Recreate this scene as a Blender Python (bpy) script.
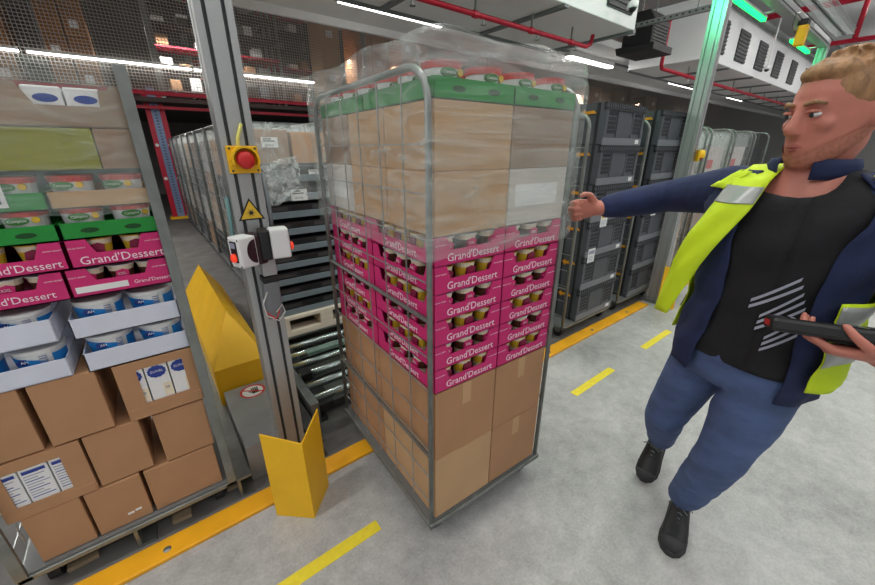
import bpy, bmesh, math, random
from mathutils import Vector, Matrix
random.seed(7)
for o in list(bpy.data.objects): bpy.data.objects.remove(o, do_unlink=True)
SC = bpy.context.scene
COL = SC.collection
R = math.radians

# ------------------------------------------------------------------ camera, world, lights, exposure
cam_d = bpy.data.cameras.new('camera'); cam = bpy.data.objects.new('camera', cam_d); COL.objects.link(cam)
cam_d.sensor_width = 36.0; cam_d.lens = 36.0 * 366.0 / 875.0
cam_d.clip_start = 0.05; cam_d.clip_end = 200
cam.location = (0, 0, 1.5)
cam.rotation_euler = (R(90 - 21.27), 0, R(-38.0))
SC.camera = cam
SC.view_settings.view_transform = 'Standard'
SC.view_settings.look = 'None'
SC.view_settings.gamma = 1.0
SC.view_settings.use_curve_mapping = False
SC.view_settings.exposure = -0.16
world = bpy.data.worlds.new('World'); SC.world = world
world.use_nodes = True
bg = world.node_tree.nodes['Background']
bg.inputs[0].default_value = (0.88, 0.90, 0.93, 1); bg.inputs[1].default_value = 0.55

def area(name, loc, sx, sy, power, col=(1, .985, .95), rot=(0, 0, 0)):
    d = bpy.data.lights.new(name, 'AREA'); d.shape = 'RECTANGLE'; d.size = sx; d.size_y = sy
    d.energy = power; d.color = col
    o = bpy.data.objects.new(name, d); COL.objects.link(o); o.location = loc; o.rotation_euler = rot
    return o
# ceiling luminaire rows of the aisle (unseen, assumed to be like the row in view)
for yy, pw in ((1.2, 36), (-2.4, 28)):
    for xx in (-4.6, -1.6, 1.4, 4.4, 7.4, 10.6, 14.5, 20, 27):
        area('aisle_lamp', (xx, yy, 4.1), 1.6, 0.25, pw)
        area('ceiling_fill', (xx, yy, 4.16), 1.6, 0.25, 85, rot=(math.pi, 0, 0))  # upward fill added to brighten the hall ceiling, no known fixture
for xx in (-2.0, 3.2, 8.0, 12.6):
    area('row_lamp', (xx, 5.0, 3.14), 1.6, 0.08, 75)
for xx in (-3.0, 1.5, 6.0, 11.0, 17.0, 24.0):
    area('rack_fill', (xx, 11.2, 3.9), 2.0, 0.2, 95 if xx < 9 else 320)  # fill lights added behind the netting to brighten racks and far wall
area('lane_fill', (0.4, 7.6, 2.5), 1.5, 0.15, 34)  # fill light added to brighten the deep lane, no fixture there

# ------------------------------------------------------------------ materials
def lin(c):
    return tuple(((x / 255) / 12.92 if x / 255 <= .04045 else ((x / 255 + .055) / 1.055) ** 2.4) for x in c) + (1,)
MC = {}
def M(name, col=None, rough=.55, metal=0.0, noise=0.0, scale=8.0, bump=0.0, bscale=60.0, stretch=None, emit=None, spec=.5, col2=None, trans=None):
    if name in MC: return MC[name]
    m = bpy.data.materials.new(name); m.use_nodes = True
    nt = m.node_tree; b = nt.nodes['Principled BSDF']
    b.inputs['Base Color'].default_value = lin(col); b.inputs['Roughness'].default_value = rough
    b.inputs['Metallic'].default_value = metal; b.inputs['Specular IOR Level'].default_value = spec
    if emit:
        b.inputs['Emission Color'].default_value = lin(emit[0]); b.inputs['Emission Strength'].default_value = emit[1]
    if noise or bump or col2:
        tc = nt.nodes.new('ShaderNodeTexCoord'); mp = nt.nodes.new('ShaderNodeMapping')
        if stretch: mp.inputs['Scale'].default_value = stretch
        nt.links.new(tc.outputs['Object'], mp.inputs['Vector'])
    if noise or col2:
        n = nt.nodes.new('ShaderNodeTexNoise'); n.inputs['Scale'].default_value = scale; n.inputs['Detail'].default_value = 6
        nt.links.new(mp.outputs[0], n.inputs['Vector'])
        r = nt.nodes.new('ShaderNodeValToRGB'); r.color_ramp.elements[0].position = .3; r.color_ramp.elements[1].position = .7
        c0 = lin(col)
        if col2: a, z = c0, lin(col2)
        else:
            a = tuple(min(1, x * (1 - noise)) for x in c0[:3]) + (1,); z = tuple(min(1, x * (1 + noise)) for x in c0[:3]) + (1,)
        r.color_ramp.elements[0].color = a; r.color_ramp.elements[1].color = z
        nt.links.new(n.outputs['Fac'], r.inputs[0]); nt.links.new(r.outputs[0], b.inputs['Base Color'])
    if bump:
        n2 = nt.nodes.new('ShaderNodeTexNoise'); n2.inputs['Scale'].default_value = bscale; n2.inputs['Detail'].default_value = 4
        nt.links.new(mp.outputs[0], n2.inputs['Vector'])
        bp = nt.nodes.new('ShaderNodeBump'); bp.inputs['Strength'].default_value = bump; bp.inputs['Distance'].default_value = .01
        nt.links.new(n2.outputs['Fac'], bp.inputs['Height']); nt.links.new(bp.outputs[0], b.inputs['Normal'])
    MC[name] = m
    return m
def emis(name, col, s):
    if name in MC: return MC[name]
    m = bpy.data.materials.new(name); m.use_nodes = True; nt = m.node_tree
    b = nt.nodes['Principled BSDF']; b.inputs['Base Color'].default_value = lin(col)
    b.inputs['Emission Color'].default_value = lin(col); b.inputs['Emission Strength'].default_value = s
    MC[name] = m; return m
def film_mat(name, fac=.2, col=(235, 240, 240), rough=.18, bstr=.6, bs=14.0, stretch=(1, 1, 1)):
    m = bpy.data.materials.new(name); m.use_nodes = True; nt = m.node_tree
    b = nt.nodes['Principled BSDF']; out = nt.nodes['Material Output']
    b.inputs['Base Color'].default_value = lin(col); b.inputs['Roughness'].default_value = rough
    b.inputs['Specular IOR Level'].default_value = 1.0
    tr = nt.nodes.new('ShaderNodeBsdfTransparent'); mx = nt.nodes.new('ShaderNodeMixShader')
    tc = nt.nodes.new('ShaderNodeTexCoord'); mp = nt.nodes.new('ShaderNodeMapping'); mp.inputs['Scale'].default_value = stretch
    nt.links.new(tc.outputs['Object'], mp.inputs['Vector'])
    n = nt.nodes.new('ShaderNodeTexNoise'); n.inputs['Scale'].default_value = bs; n.inputs['Detail'].default_value = 5; n.inputs['Distortion'].default_value = 1.2
    nt.links.new(mp.outputs[0], n.inputs['Vector'])
    r = nt.nodes.new('ShaderNodeMapRange'); r.inputs['From Min'].default_value = .35; r.inputs['From Max'].default_value = .75
    r.inputs['To Min'].default_value = fac * .5; r.inputs['To Max'].default_value = min(.9, fac * 2.2)
    nt.links.new(n.outputs['Fac'], r.inputs['Value'])
    bp = nt.nodes.new('ShaderNodeBump'); bp.inputs['Strength'].default_value = bstr; bp.inputs['Distance'].default_value = .03
    nt.links.new(n.outputs['Fac'], bp.inputs['Height']); nt.links.new(bp.outputs[0], b.inputs['Normal'])
    nt.links.new(r.outputs[0], mx.inputs[0]); nt.links.new(tr.outputs[0], mx.inputs[1]); nt.links.new(b.outputs[0], mx.inputs[2])
    nt.links.new(mx.outputs[0], out.inputs[0])
    MC[name] = m; return m

CARD = M('cardboard', (178, 134, 97), .75, noise=.07, scale=5, bump=.05, bscale=150)
CARD2 = M('cardboard_pale', (194, 156, 116), .75, noise=.07, scale=5)
CARD3 = M('cardboard_dull', (152, 124, 102), .75, noise=.08, scale=6)
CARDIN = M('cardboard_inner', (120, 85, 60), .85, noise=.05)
PINK = M('pink_card', (206, 38, 112), .5, noise=.05, scale=12)
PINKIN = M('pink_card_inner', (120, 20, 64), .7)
GREEN = M('green_card', (26, 140, 52), .5, noise=.06, scale=10)
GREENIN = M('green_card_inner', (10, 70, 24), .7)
WHITEC = M('white_card', (214, 218, 232), .6, noise=.03, scale=8)
WHITEP = M('white_plastic', (225, 226, 226), .35, noise=.02)
PAPER = M('paper', (232, 232, 232), .7)
INK = M('ink', (40, 40, 48), .7)
INKB = M('blue_ink', (36, 62, 150), .6)
INKL = M('pale_ink', (150, 155, 175), .7)
LETTER = M('letter_white', (245, 225, 235), .6)
BLUEP = M('blue_print', (30, 130, 205), .4, noise=.05)
DBLUE = M('deep_blue_print', (20, 50, 130), .4)
REDP = M('red_print', (205, 60, 55), .45, noise=.1, scale=30)
GREENP = M('green_print', (50, 120, 40), .45)
YELP = M('yellow_print', (225, 185, 50), .45)
GOLD = M('gold_foil', (215, 170, 70), .35, .6)
CREAM = M('cream', (235, 222, 196), .5, noise=.06, scale=40)
CHERRY = M('cherry', (130, 18, 60), .4)
CHOC = M('chocolate', (88, 48, 34), .5)
OLIVE = M('olive_card', (138, 136, 36), .6, noise=.08, scale=6)
STEEL = M('galvanised_steel', (138, 142, 139), .42, .7, noise=.15, scale=14)
WIRE = M('wire_steel', (170, 174, 174), .4, .6)
DARKST = M('dark_steel', (78, 78, 78), .5, .5, noise=.15, scale=10)
ALU = M('anodised_aluminium', (176, 178, 178), .38, .55, noise=.04, scale=5)
ALUD = M('profile_slot', (70, 72, 74), .6, .3)
BLACKP = M('black_plastic', (24, 24, 26), .45)
RUBBER = M('rubber', (36, 36, 38), .8)
YELLOW = M('safety_yellow', (240, 186, 12), .45, noise=.05, scale=6, bump=.04, bscale=30)
YELKERB = M('kerb_yellow', (238, 170, 22), .5, noise=.10, scale=7, bump=.05)
YELTAPE = M('tape_yellow', (232, 212, 48), .6, noise=.06, scale=40)
REDPL = M('red_button', (205, 40, 40), .4)
REDLIT = M('red_lit_button', (235, 60, 40), .35, emit=((255, 70, 40), .6))
REDST = M('red_painted_steel', (190, 20, 52), .45, noise=.08)
BLUEST = M('blue_grey_steel', (130, 150, 185), .45, .2, noise=.08, scale=20)
CRATE = M('crate_grey', (80, 84, 90), .5, noise=.06, scale=9)
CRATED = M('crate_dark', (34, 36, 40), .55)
CRATEL = M('crate_band', (118, 122, 127), .5)
TRAYG = M('tray_blue_grey', (108, 120, 128), .5, noise=.05)
TRAYD = M('tray_dark', (36, 38, 42), .5, noise=.2, scale=30)
ORANGE = M('orange_clip', (235, 160, 30), .5)
WOODW = M('pale_wood', (214, 204, 188), .7, noise=.08, scale=6, stretch=(1, 12, 12))
WOODD = M('worn_wood', (150, 132, 108), .8, noise=.2, scale=7, stretch=(2, 12, 12))
CEIL = M('ceiling_panel', (228, 229, 229), .6, noise=.02, scale=2)
CEILD = M('ceiling_deck', (186, 187, 188), .7, noise=.06, scale=1, stretch=(1, 20, 1))
HVACM = M('unit_white', (240, 241, 242), .45, noise=.02, scale=2)
SEAM = M('seam_grey', (120, 124, 126), .5)
GRILL = M('grille_dark', (58, 60, 64), .5, .2)
TUBE = emis('tube_light', (255, 252, 246), 9)
GREENLED = emis('green_led', (10, 255, 92), 5)
NETM = M('net_cord', (176, 170, 164), .8)
NAVY = M('navy_cloth', (27, 38, 76), .85, noise=.2, scale=14, bump=.3, bscale=26)
JEANS = M('blue_jeans', (72, 90, 130), .85, noise=.24, scale=7, bump=.6, bscale=14, stretch=(1, 1, 2.2))
BLACKC = M('black_cloth', (26, 26, 30), .9, noise=.1, scale=20, bump=.2, bscale=30)
HIVIS = M('hi_vis_yellow', (205, 232, 30), .7, noise=.05, scale=12, bump=.25, bscale=20)
SILVER = M('reflective_band', (165, 168, 165), .35, .3)
SKIN = M('skin', (190, 118, 102), .5, noise=.06, scale=22)
HAIR = M('hair', (150, 112, 76), .6, noise=.35, scale=60, stretch=(1, 1, .25), bump=.6, bscale=90)
STUB = M('stubble', (172, 110, 90), .7, noise=.2, scale=120)
LIPM = M('lip', (165, 88, 82), .5)
SHOE = M('shoe_black', (20, 21, 22), .55, noise=.15, scale=30, bump=.2)
SOLE = M('shoe_sole', (46, 47, 48), .7)
FILM = film_mat('stretch_film', .13, stretch=(1.2, 1.2, .35))
FILM2 = film_mat('stretch_film_cloudy', .19, bs=9, stretch=(1, 1, .4))
FILM3 = film_mat('stretch_film_loose', .30, bs=22, bstr=1.0)
FILM4 = film_mat('stretch_film_taut', .20, col=(215, 225, 222), bs=7, stretch=(.4, 1, 3))

def floor_mat():
    m = bpy.data.materials.new('concrete_floor'); m.use_nodes = True; nt = m.node_tree; b = nt.nodes['Principled BSDF']
    tc = nt.nodes.new('ShaderNodeTexCoord')
    def noise(s, d=6):
        n = nt.nodes.new('ShaderNodeTexNoise'); n.inputs['Scale'].default_value = s; n.inputs['Detail'].default_value = d
        n.inputs['Roughness'].default_value = .65
        nt.links.new(tc.outputs['Object'], n.inputs['Vector']); return n
    n1 = noise(1.1); n2 = noise(14); n3 = noise(90)
    mx = nt.nodes.new('ShaderNodeMix'); mx.inputs[0].default_value = .35
    nt.links.new(n1.outputs['Fac'], mx.inputs[2]); nt.links.new(n2.outputs['Fac'], mx.inputs[3])
    mx2 = nt.nodes.new('ShaderNodeMix'); mx2.inputs[0].default_value = .25
    nt.links.new(mx.outputs[0], mx2.inputs[2]); nt.links.new(n3.outputs['Fac'], mx2.inputs[3])
    r = nt.nodes.new('ShaderNodeValToRGB'); r.color_ramp.elements[0].position = .34; r.color_ramp.elements[1].position = .66
    r.color_ramp.elements[0].color = lin((126, 126, 124)); r.color_ramp.elements[1].color = lin((200, 200, 198))
    nt.links.new(mx2.outputs[0], r.inputs[0]); nt.links.new(r.outputs[0], b.inputs['Base Color'])
    mr = nt.nodes.new('ShaderNodeMapRange'); mr.inputs['To Min'].default_value = .38; mr.inputs['To Max'].default_value = .62
    nt.links.new(n1.outputs['Fac'], mr.inputs['Value']); nt.links.new(mr.outputs[0], b.inputs['Roughness'])
    bp = nt.nodes.new('ShaderNodeBump'); bp.inputs['Strength'].default_value = .08; bp.inputs['Distance'].default_value = .004
    nt.links.new(n3.outputs['Fac'], bp.inputs['Height']); nt.links.new(bp.outputs[0], b.inputs['Normal'])
    return m
FLOORM = floor_mat()
LANEM = M('lane_floor', (108, 106, 103), .7, noise=.22, scale=5, bump=.1)

# ------------------------------------------------------------------ mesh helpers
def V(*a): return Vector(a)
class MB:
    def __init__(s): s.v = []; s.f = []; s.m = []
    def add(s, vs, fs, mi=0):
        n = len(s.v); s.v += [tuple(x) for x in vs]; s.f += [tuple(i + n for i in f) for f in fs]; s.m += [mi] * len(fs); return s
    def box(s, x0, x1, y0, y1, z0, z1, mi=0):
        return s.add([(x0, y0, z0), (x1, y0, z0), (x1, y1, z0), (x0, y1, z0), (x0, y0, z1), (x1, y0, z1), (x1, y1, z1), (x0, y1, z1)],
                     [(0, 3, 2, 1), (4, 5, 6, 7), (0, 1, 5, 4), (1, 2, 6, 5), (2, 3, 7, 6), (3, 0, 4, 7)], mi)
    def obox(s, c, sz, rot=None, mi=0):
        c = Vector(c); vs = []
        for dz in (-.5, .5):
            for dx, dy in ((-.5, -.5), (.5, -.5), (.5, .5), (-.5, .5)):
                p = Vector((dx * sz[0], dy * sz[1], dz * sz[2]))
                if rot is not None: p = rot @ p
                vs.append(c + p)
        return s.add(vs, [(0, 3, 2, 1), (4, 5, 6, 7), (0, 1, 5, 4), (1, 2, 6, 5), (2, 3, 7, 6), (3, 0, 4, 7)], mi)
    def prism(s, poly, axis, a, b, mi=0):
        n = len(poly)
        def P(u, w, t): return {'x': (t, u, w), 'y': (u, t, w), 'z': (u, w, t)}[axis]
        vs = [P(u, w, a) for u, w in poly] + [P(u, w, b) for u, w in poly]
        fs = [tuple(range(n))[::-1], tuple(range(n, 2 * n))] + [(i, (i + 1) % n, n + (i + 1) % n, n + i) for i in range(n)]
        return s.add(vs, fs, mi)
    def tube(s, pts, r, n=6, mi=0, closed=False, cap=True):
        pts = [Vector(p) for p in pts]; k = len(pts); rs = r if isinstance(r, (list, tuple)) else [r] * k
        rings = []; ref = None
        for i, p in enumerate(pts):
            if closed: t = pts[(i + 1) % k] - pts[i - 1]
            else: t = pts[min(i + 1, k - 1)] - pts[max(i - 1, 0)]
            t.normalize()
            if ref is None: ref = Vector((0, 0, 1)) if abs(t.z) < .9 else Vector((1, 0, 0))
            u = ref - t * ref.dot(t); u.normalize(); w = t.cross(u); ref = u
            rings.append([p + (u * math.cos(2 * math.pi * (j + .5) / n) + w * math.sin(2 * math.pi * (j + .5) / n)) * rs[i] for j in range(n)])
        vs = [v for g in rings for v in g]; fs = []
        for i in range(k if closed else k - 1):
            a = i * n; b = ((i + 1) % k) * n
            for j in range(n): fs.append((a + j, a + (j + 1) % n, b + (j + 1) % n, b + j))
        if cap and not closed: fs += [tuple(range(n))[::-1], tuple(range((k - 1) * n, k * n))]
        return s.add(vs, fs, mi)
    def cyl(s, a, b, r, n=12, mi=0, r2=None): return s.tube([a, b], [r, r if r2 is None else r2], n, mi)
    def lathe(s, prof, c=(0, 0, 0), n=16, mis=None):
        vs = []; fs = []; m = []
        for r_, z in prof:
            for j in range(n):
                a = 2 * math.pi * j / n; vs.append((c[0] + r_ * math.cos(a), c[1] + r_ * math.sin(a), c[2] + z))
        base = len(s.v); s.v += vs
        for i in range(len(prof) - 1):
            for j in range(n):
                s.f.append(tuple(base + x for x in (i * n + j, i * n + (j + 1) % n, (i + 1) * n + (j + 1) % n, (i + 1) * n + j)))
                s.m.append(mis[i] if mis else 0)
        k = len(prof) - 1
        s.f.append(tuple(base + j for j in range(n))[::-1]); s.m.append(mis[0] if mis else 0)
        s.f.append(tuple(base + k * n + j for j in range(n))); s.m.append(mis[-1] if mis else 0)
        return s
    def loft(s, secs, n=16, mi=0):
        vs = []; fs = []
        for c, A, B in secs:
            c, A, B = Vector(c), Vector(A), Vector(B)
            for j in range(n):
                a = 2 * math.pi * j / n; vs.append(c + A * math.cos(a) + B * math.sin(a))
        for i in range(len(secs) - 1):
            for j in range(n): fs.append((i * n + j, i * n + (j + 1) % n, (i + 1) * n + (j + 1) % n, (i + 1) * n + j))
        fs += [tuple(range(n))[::-1], tuple(range((len(secs) - 1) * n, len(secs) * n))]
        return s.add(vs, fs, mi)
    def ball(s, c, r, ax=None, n=12, m=8, mi=0):
        c = Vector(c); ax = ax or (V(1, 0, 0), V(0, 1, 0), V(0, 0, 1)); r = r if isinstance(r, (tuple, list)) else (r,) * 3
        secs = []
        for i in range(m + 1):
            t = -math.pi / 2 + math.pi * i / m; k = max(math.cos(t), .02)
            secs.append((c + ax[2] * (r[2] * math.sin(t)), ax[0] * (r[0] * k), ax[1] * (r[1] * k)))
        return s.loft(secs, n, mi)
    def mesh(s, name, mats, smooth=False):
        me = bpy.data.meshes.new(name); me.from_pydata(s.v, [], s.f)
        for m in (mats if isinstance(mats, (list, tuple)) else [mats]): me.materials.append(m)
        me.polygons.foreach_set('material_index', s.m)
        bm = bmesh.new(); bm.from_mesh(me); bmesh.ops.recalc_face_normals(bm, faces=bm.faces); bm.to_mesh(me); bm.free()
        if smooth: me.polygons.foreach_set('use_smooth', [True] * len(me.polygons))
        me.update(); return me
    def build(s, name, mats, parent=None, loc=(0, 0, 0), rotz=0, smooth=False, bevel=0, angle=None):
        return link(name, s.mesh(name, mats, smooth), parent, loc, rotz, bevel)
def link(name, me, parent=None, loc=(0, 0, 0), rotz=0, bevel=0):
    o = bpy.data.objects.new(name, me); COL.objects.link(o); o.parent = parent
    o.location = loc; o.rotation_euler = (0, 0, rotz)
    if bevel:
        b = o.modifiers.new('bevel', 'BEVEL'); b.width = bevel; b.segments = 2; b.limit_method = 'ANGLE'; b.angle_limit = R(40)
    return o
def tag(o, label, cat, group=None, kind=None):
    o['label'] = label; o['category'] = cat
    if group: o['group'] = group
    if kind: o['kind'] = kind
    return o
def struct(o, label=None):
    o['kind'] = 'structure'
    if label: o['label'] = label
    return o
def thing(name, label, cat, loc=(0, 0, 0), rotz=0, group=None):
    o = bpy.data.objects.new(name, None); COL.objects.link(o); o.empty_display_size = .05
    o.location = loc; o.rotation_euler = (0, 0, rotz)
    return tag(o, label, cat, group)
def dup(root, loc, rotz, label, group=None):
    def cp(o, par):
        c = o.copy(); COL.objects.link(c); c.parent = par
        for ch in o.children: cp(ch, c)
        return c
    r = cp(root, None); r.location = loc; r.rotation_euler = (0, 0, rotz); r['label'] = label
    if group: r['group'] = group
    return r
TX = {}
def text(name, body, size, mat, parent=None, loc=(0, 0, 0), rot=(R(90), 0, 0), ext=.0006, shear=0, align='CENTER', sx=1.0):
    key = (body, size, mat.name, shear, align)
    if key not in TX:
        cu = bpy.data.curves.new('t', 'FONT'); cu.body = body; cu.size = size; cu.extrude = ext; cu.shear = shear
        cu.align_x = align; cu.align_y = 'CENTER'; cu.resolution_u = 2
        t = bpy.data.objects.new('t', cu); COL.objects.link(t)
        bpy.context.view_layer.update()
        me = bpy.data.meshes.new_from_object(t.evaluated_get(bpy.context.evaluated_depsgraph_get()))
        bpy.data.objects.remove(t, do_unlink=True); me.materials.clear(); me.materials.append(mat); TX[key] = me
    o = link(name, TX[key], parent, loc); o.rotation_euler = rot; o.scale = (sx, 1, 1)
    return o
def arc(c, r, a0, a1, n, f): return [f(c[0] + r * math.cos(a0 + (a1 - a0) * i / n), c[1] + r * math.sin(a0 + (a1 - a0) * i / n)) for i in range(n + 1)]
ORD = ['first', 'second', 'third', 'fourth', 'fifth', 'sixth', 'seventh', 'eighth', 'ninth', 'tenth', 'eleventh', 'twelfth']

# ================================================================== SETTING
struct(MB().box(-14, 34, -12, 1.5, -.1, 0).build('floor', FLOORM), 'smooth grey concrete floor of the aisle')
struct(MB().box(-14, 34, 1.5, 18, -.1, 0).build('floor_lanes', LANEM), 'dark worn floor of the storage lanes')
# raised kerb of yellow steel along the lanes, in two runs
def kerb(name, x0, x1, label):
    k = MB().box(x0, x1, 1.40, 1.50, 0, .018).build(name, YELKERB, bevel=.004); struct(k, label)
    x = x0 + .12
    while x < x1 - .05:
        MB().lathe([(.014, 0), (.014, .003), (.008, .006), (.007, .003)], (x, 1.44, .018), 10).build('bolt', STEEL, k)
        x += .62
kerb('trim_1', -1.6, 3.86, 'yellow steel kerb along the lane mouths')
kerb('trim_2', 4.16, 12, 'yellow steel kerb beyond the green lit post')
# sticker on the kerb
st = thing('kerb_sticker', 'small black sticker with white marks on the yellow kerb', 'sticker', (2.02, 1.45, .0183))
MB().box(-.05, .05, -.035, .035, 0, .001).build('backing', BLACKP, st)
text('mark', 'BIS', .036, PAPER, st, (0, .012, .0014), (0, 0, 0))
text('mark', '^^', .034, PAPER, st, (0, -.018, .0014), (0, 0, 0))
text('mark', 'BIS ^', .03, M('faded_ink', (120, 84, 30), .7), st, (-.1, 0, .0006), (0, 0, 0))
# dashed floor tape
for i, (x0, x1) in enumerate(((-.02, .48), (.98, 1.48), (1.94, 2.43), (2.92, 3.42), (3.92, 4.42))):
    lab = ['yellow floor tape dash nearest the camera beside the corner guard', 'yellow floor tape dash just right of the moving trolley base',
           'yellow floor tape dash in front of the nearer dark crate cage', 'yellow floor tape dash beside the walking man\'s thigh',
           'yellow floor tape dash behind the walking man'][i]
    tag(MB().box(x0, x1, 1.0, 1.052, 0, .0012).build('floor_tape', YELTAPE), lab, 'floor marking', 'tape dashes along the lanes')

# low ceiling band, high deck, far wall
struct(MB().box(-12, 34, 4.36, 6.05, 3.3, 3.42).build('ceiling', CEIL), 'pale lowered ceiling band over the lanes')
struct(MB().box(-12, 34, -12, 18, 6.2, 6.3).build('ceiling_deck', CEILD), 'grey corrugated hall ceiling')
for i, yy in enumerate((-3.0, 0.2, 2.2)):
    struct(MB().prism([(yy - .12, 5.6), (yy + .12, 5.6), (yy + .12, 5.63), (yy + .015, 5.63), (yy + .015, 6.17), (yy + .12, 6.17), (yy + .12, 6.2), (yy - .12, 6.2), (yy - .12, 6.17), (yy - .015, 6.17), (yy - .015, 5.63), (yy - .12, 5.63)], 'x', -12, 34).build('trim_%d' % (i + 3), SEAM), 'grey roof beam under the hall ceiling')
struct(MB().box(-12, 40, 17, 17.2, 0, 6.2).build('wall_back', M('far_wall', (104, 100, 97), .8, noise=.2, scale=1.5)), 'dark far wall behind the racks')
struct(MB().box(34, 34.2, -12, 17, 0, 6.2).build('wall_right', M('end_wall', (176, 176, 174), .8)), 'pale wall at the far end of the aisle')
# mezzanine deck behind the net
struct(MB().box(-12, 34, 10.1, 17, 2.42, 2.5).build('floor_mezzanine', M('mezz_deck', (84, 80, 78), .8)), 'mezzanine deck behind the netting')

# netting with posts
net = thing('safety_netting', 'white square mesh safety netting above the red beams', 'netting', (0, 10, 2.62))
nb = MB()
x = -9.0
while x < 33:
    nb.box(x - .0055, x + .0055, -.005, .005, 0, 3.5); x += .055 if x < 10 else .11
for i in range(64): nb.box(-9, 33, -.006, .004, i * .055 - .0055, i * .055 + .0055)
no = nb.build('mesh_cords', NETM, net); no['kind'] = 'stuff'
for x in (-3.2, .78, 5.4, 10, 15, 20): MB().box(x - .05, x + .05, .02, .12, -.1, 3.5).build('net_post', STEEL, net)
sag = MB()
for k in range(40):
    x0 = -8 + k * .6
    sag.tube([(x0 + .6 * t / 6, -.03, -.02 - .07 * math.sin(math.pi * t / 6)) for t in range(7)], .012, 4)
sag.build('hem_rope', NETM, net)
# red beams and column
for i, (z, h, y) in enumerate(((2.52, .07, 9.95), (2.30, .06, 10.35))):
    tag(MB().box(-9, 33, y - .04, y + .04, z, z + h).build('support_beam', REDST), ['upper red rack beam under the white netting', 'lower red rack beam set back under the netting'][i], 'beam', 'red rack beams')
c = thing('rack_column', 'red and pale blue upright column at the end of the lane', 'column', (.60, 10.6, 0))
MB().box(-.17, -.075, -.05, .05, .05, 2.6).build('flange', REDST, c); MB().box(.075, .17, -.05, .05, .05, 2.6).build('flange', REDST, c)
w = MB().box(-.075, .075, -.03, .05, .05, 2.72).build('web', BLUEST, c)
h = MB()
for k in range(40): h.box(-.02, .02, -.034, -.0295, .15 + k * .06, .175 + k * .06)
h.build('slots', M('slot_dark', (70, 80, 105), .6), w)
MB().box(-.22, .22, -.12, .14, 0, .05).build('foot_plate', YELLOW, c)
for z in (.9, 1.6):
    for sx in (-.12, .12): MB().cyl((sx, -.062, z), (sx, -.05, z), .035, 10).build('bolt', PAPER, c)
# light line behind net
for i, (x0, x1) in enumerate(((-1.0, 1.35), (1.4, 3.9), (-3.6, -1.1))):
    t = thing('tube_light', ['long white tube light behind the netting above the left cage', 'long white tube light behind the netting right of the post', 'white tube light behind the netting at far left'][i], 'light', ((x0 + x1) / 2, 9.9, 3.02), 0, 'tube lights at the netting')
    hl = (x1 - x0) / 2
    MB().box(-hl, hl, -.025, .025, 0, .03).build('tube', TUBE, t); MB().box(-hl, hl, -.03, .03, .03, .06).build('housing', HVACM, t)
    for sx in (-.8 * hl, .8 * hl): MB().cyl((sx, 0, .06), (sx, 0, 3.18), .006, 5).build('hanger', STEEL, t)
# storage behind net: pallets of cartons
def pallet_stack(x, y, z, nx, nz, bw, bh, mat, label):
    t = thing('carton_stack', label, 'cartons', (x, y, z), 0, 'wrapped carton stacks behind the netting')
    MB().box(0, nx * bw, 0, .8, 0, .1).build('pallet', WOODD, t)
    for i in range(nx):
        for k in range(nz):
            c = MB().box(i * bw + .01, (i + 1) * bw - .01, 0, .8, .1 + k * bh + .006, .1 + (k + 1) * bh).build('carton', mat, t, bevel=.008)
            if (i + k) % 2: MB().box(i * bw + .3 * bw, i * bw + .65 * bw, -.004, 0, .1 + k * bh + .3 * bh, .1 + k * bh + .6 * bh).build('label_sheet', PAPER, c)
    return t
K = M('amber_card', (150, 98, 46), .7, noise=.1)
pallet_stack(-.85, 10.8, 2.5, 2, 4, .36, .46, K, 'tall amber carton stack behind the netting above the left cage')
pallet_stack(-2.1, 10.8, 2.5, 2, 4, .42, .46, K, 'amber carton stack behind the netting at the left picture edge')
pallet_stack(4.5, 10.7, 2.5, 1, 5, .55, .5, CARD2, 'narrow pale carton stack behind the netting left of the trolley')
pallet_stack(5.5, 10.7, 2.5, 2, 5, .5, .5, CARD, 'wide brown carton stack behind the netting above the trolley')
pallet_stack(7.0, 10.7, 2.5, 2, 5, .5, .5, CARD, 'brown carton stack behind the netting over the trolley\'s right side')
for i, x in enumerate((9.5, 12, 14.5, 17, 19.5, 23)):
    pallet_stack(x, 10.8, 2.5, 2, 3, .7, .55, CARD3, 'dull brown carton stack behind the netting, %s right of the trolley' % ORD[i])
for i, (x, y) in enumerate(((.9, 11.6), (2.4, 11.6), (3.6, 12.4), (-3.4, 11.6), (1.8, 13.0))):
    t = thing('storage_rack', ['grey shelf rack behind the netting just right of its post', 'grey shelf rack with loose goods behind the netting right of the aluminium post', 'deeper grey rack behind the pale cartons', 'grey rack at the far left behind the netting', 'rearmost grey rack in the mezzanine'][i], 'rack', (x, y, 2.5), 0, 'racks on the mezzanine')
    for sx in (0, 1.3):
        for sy in (0, .6): MB().box(sx - .03, sx + .03, sy - .03, sy + .03, 0, 2.8).build('upright', STEEL, t)
    for k in range(6):
        sh = MB().box(-.03, 1.33, -.03, .63, .3 + k * .45, .33 + k * .45).build('shelf', REDST if k % 3 == 2 else DARKST, t)
        for q in range(3):
            if random.random() < .6:
                xx = random.uniform(.05, 1.0); MB().box(xx, xx + .22, 0, .3, .33 + k * .45, .33 + k * .45 + random.uniform(.1, .3)).build('goods', random.choice([CARD, PAPER, TRAYG, STEEL]), sh)

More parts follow.
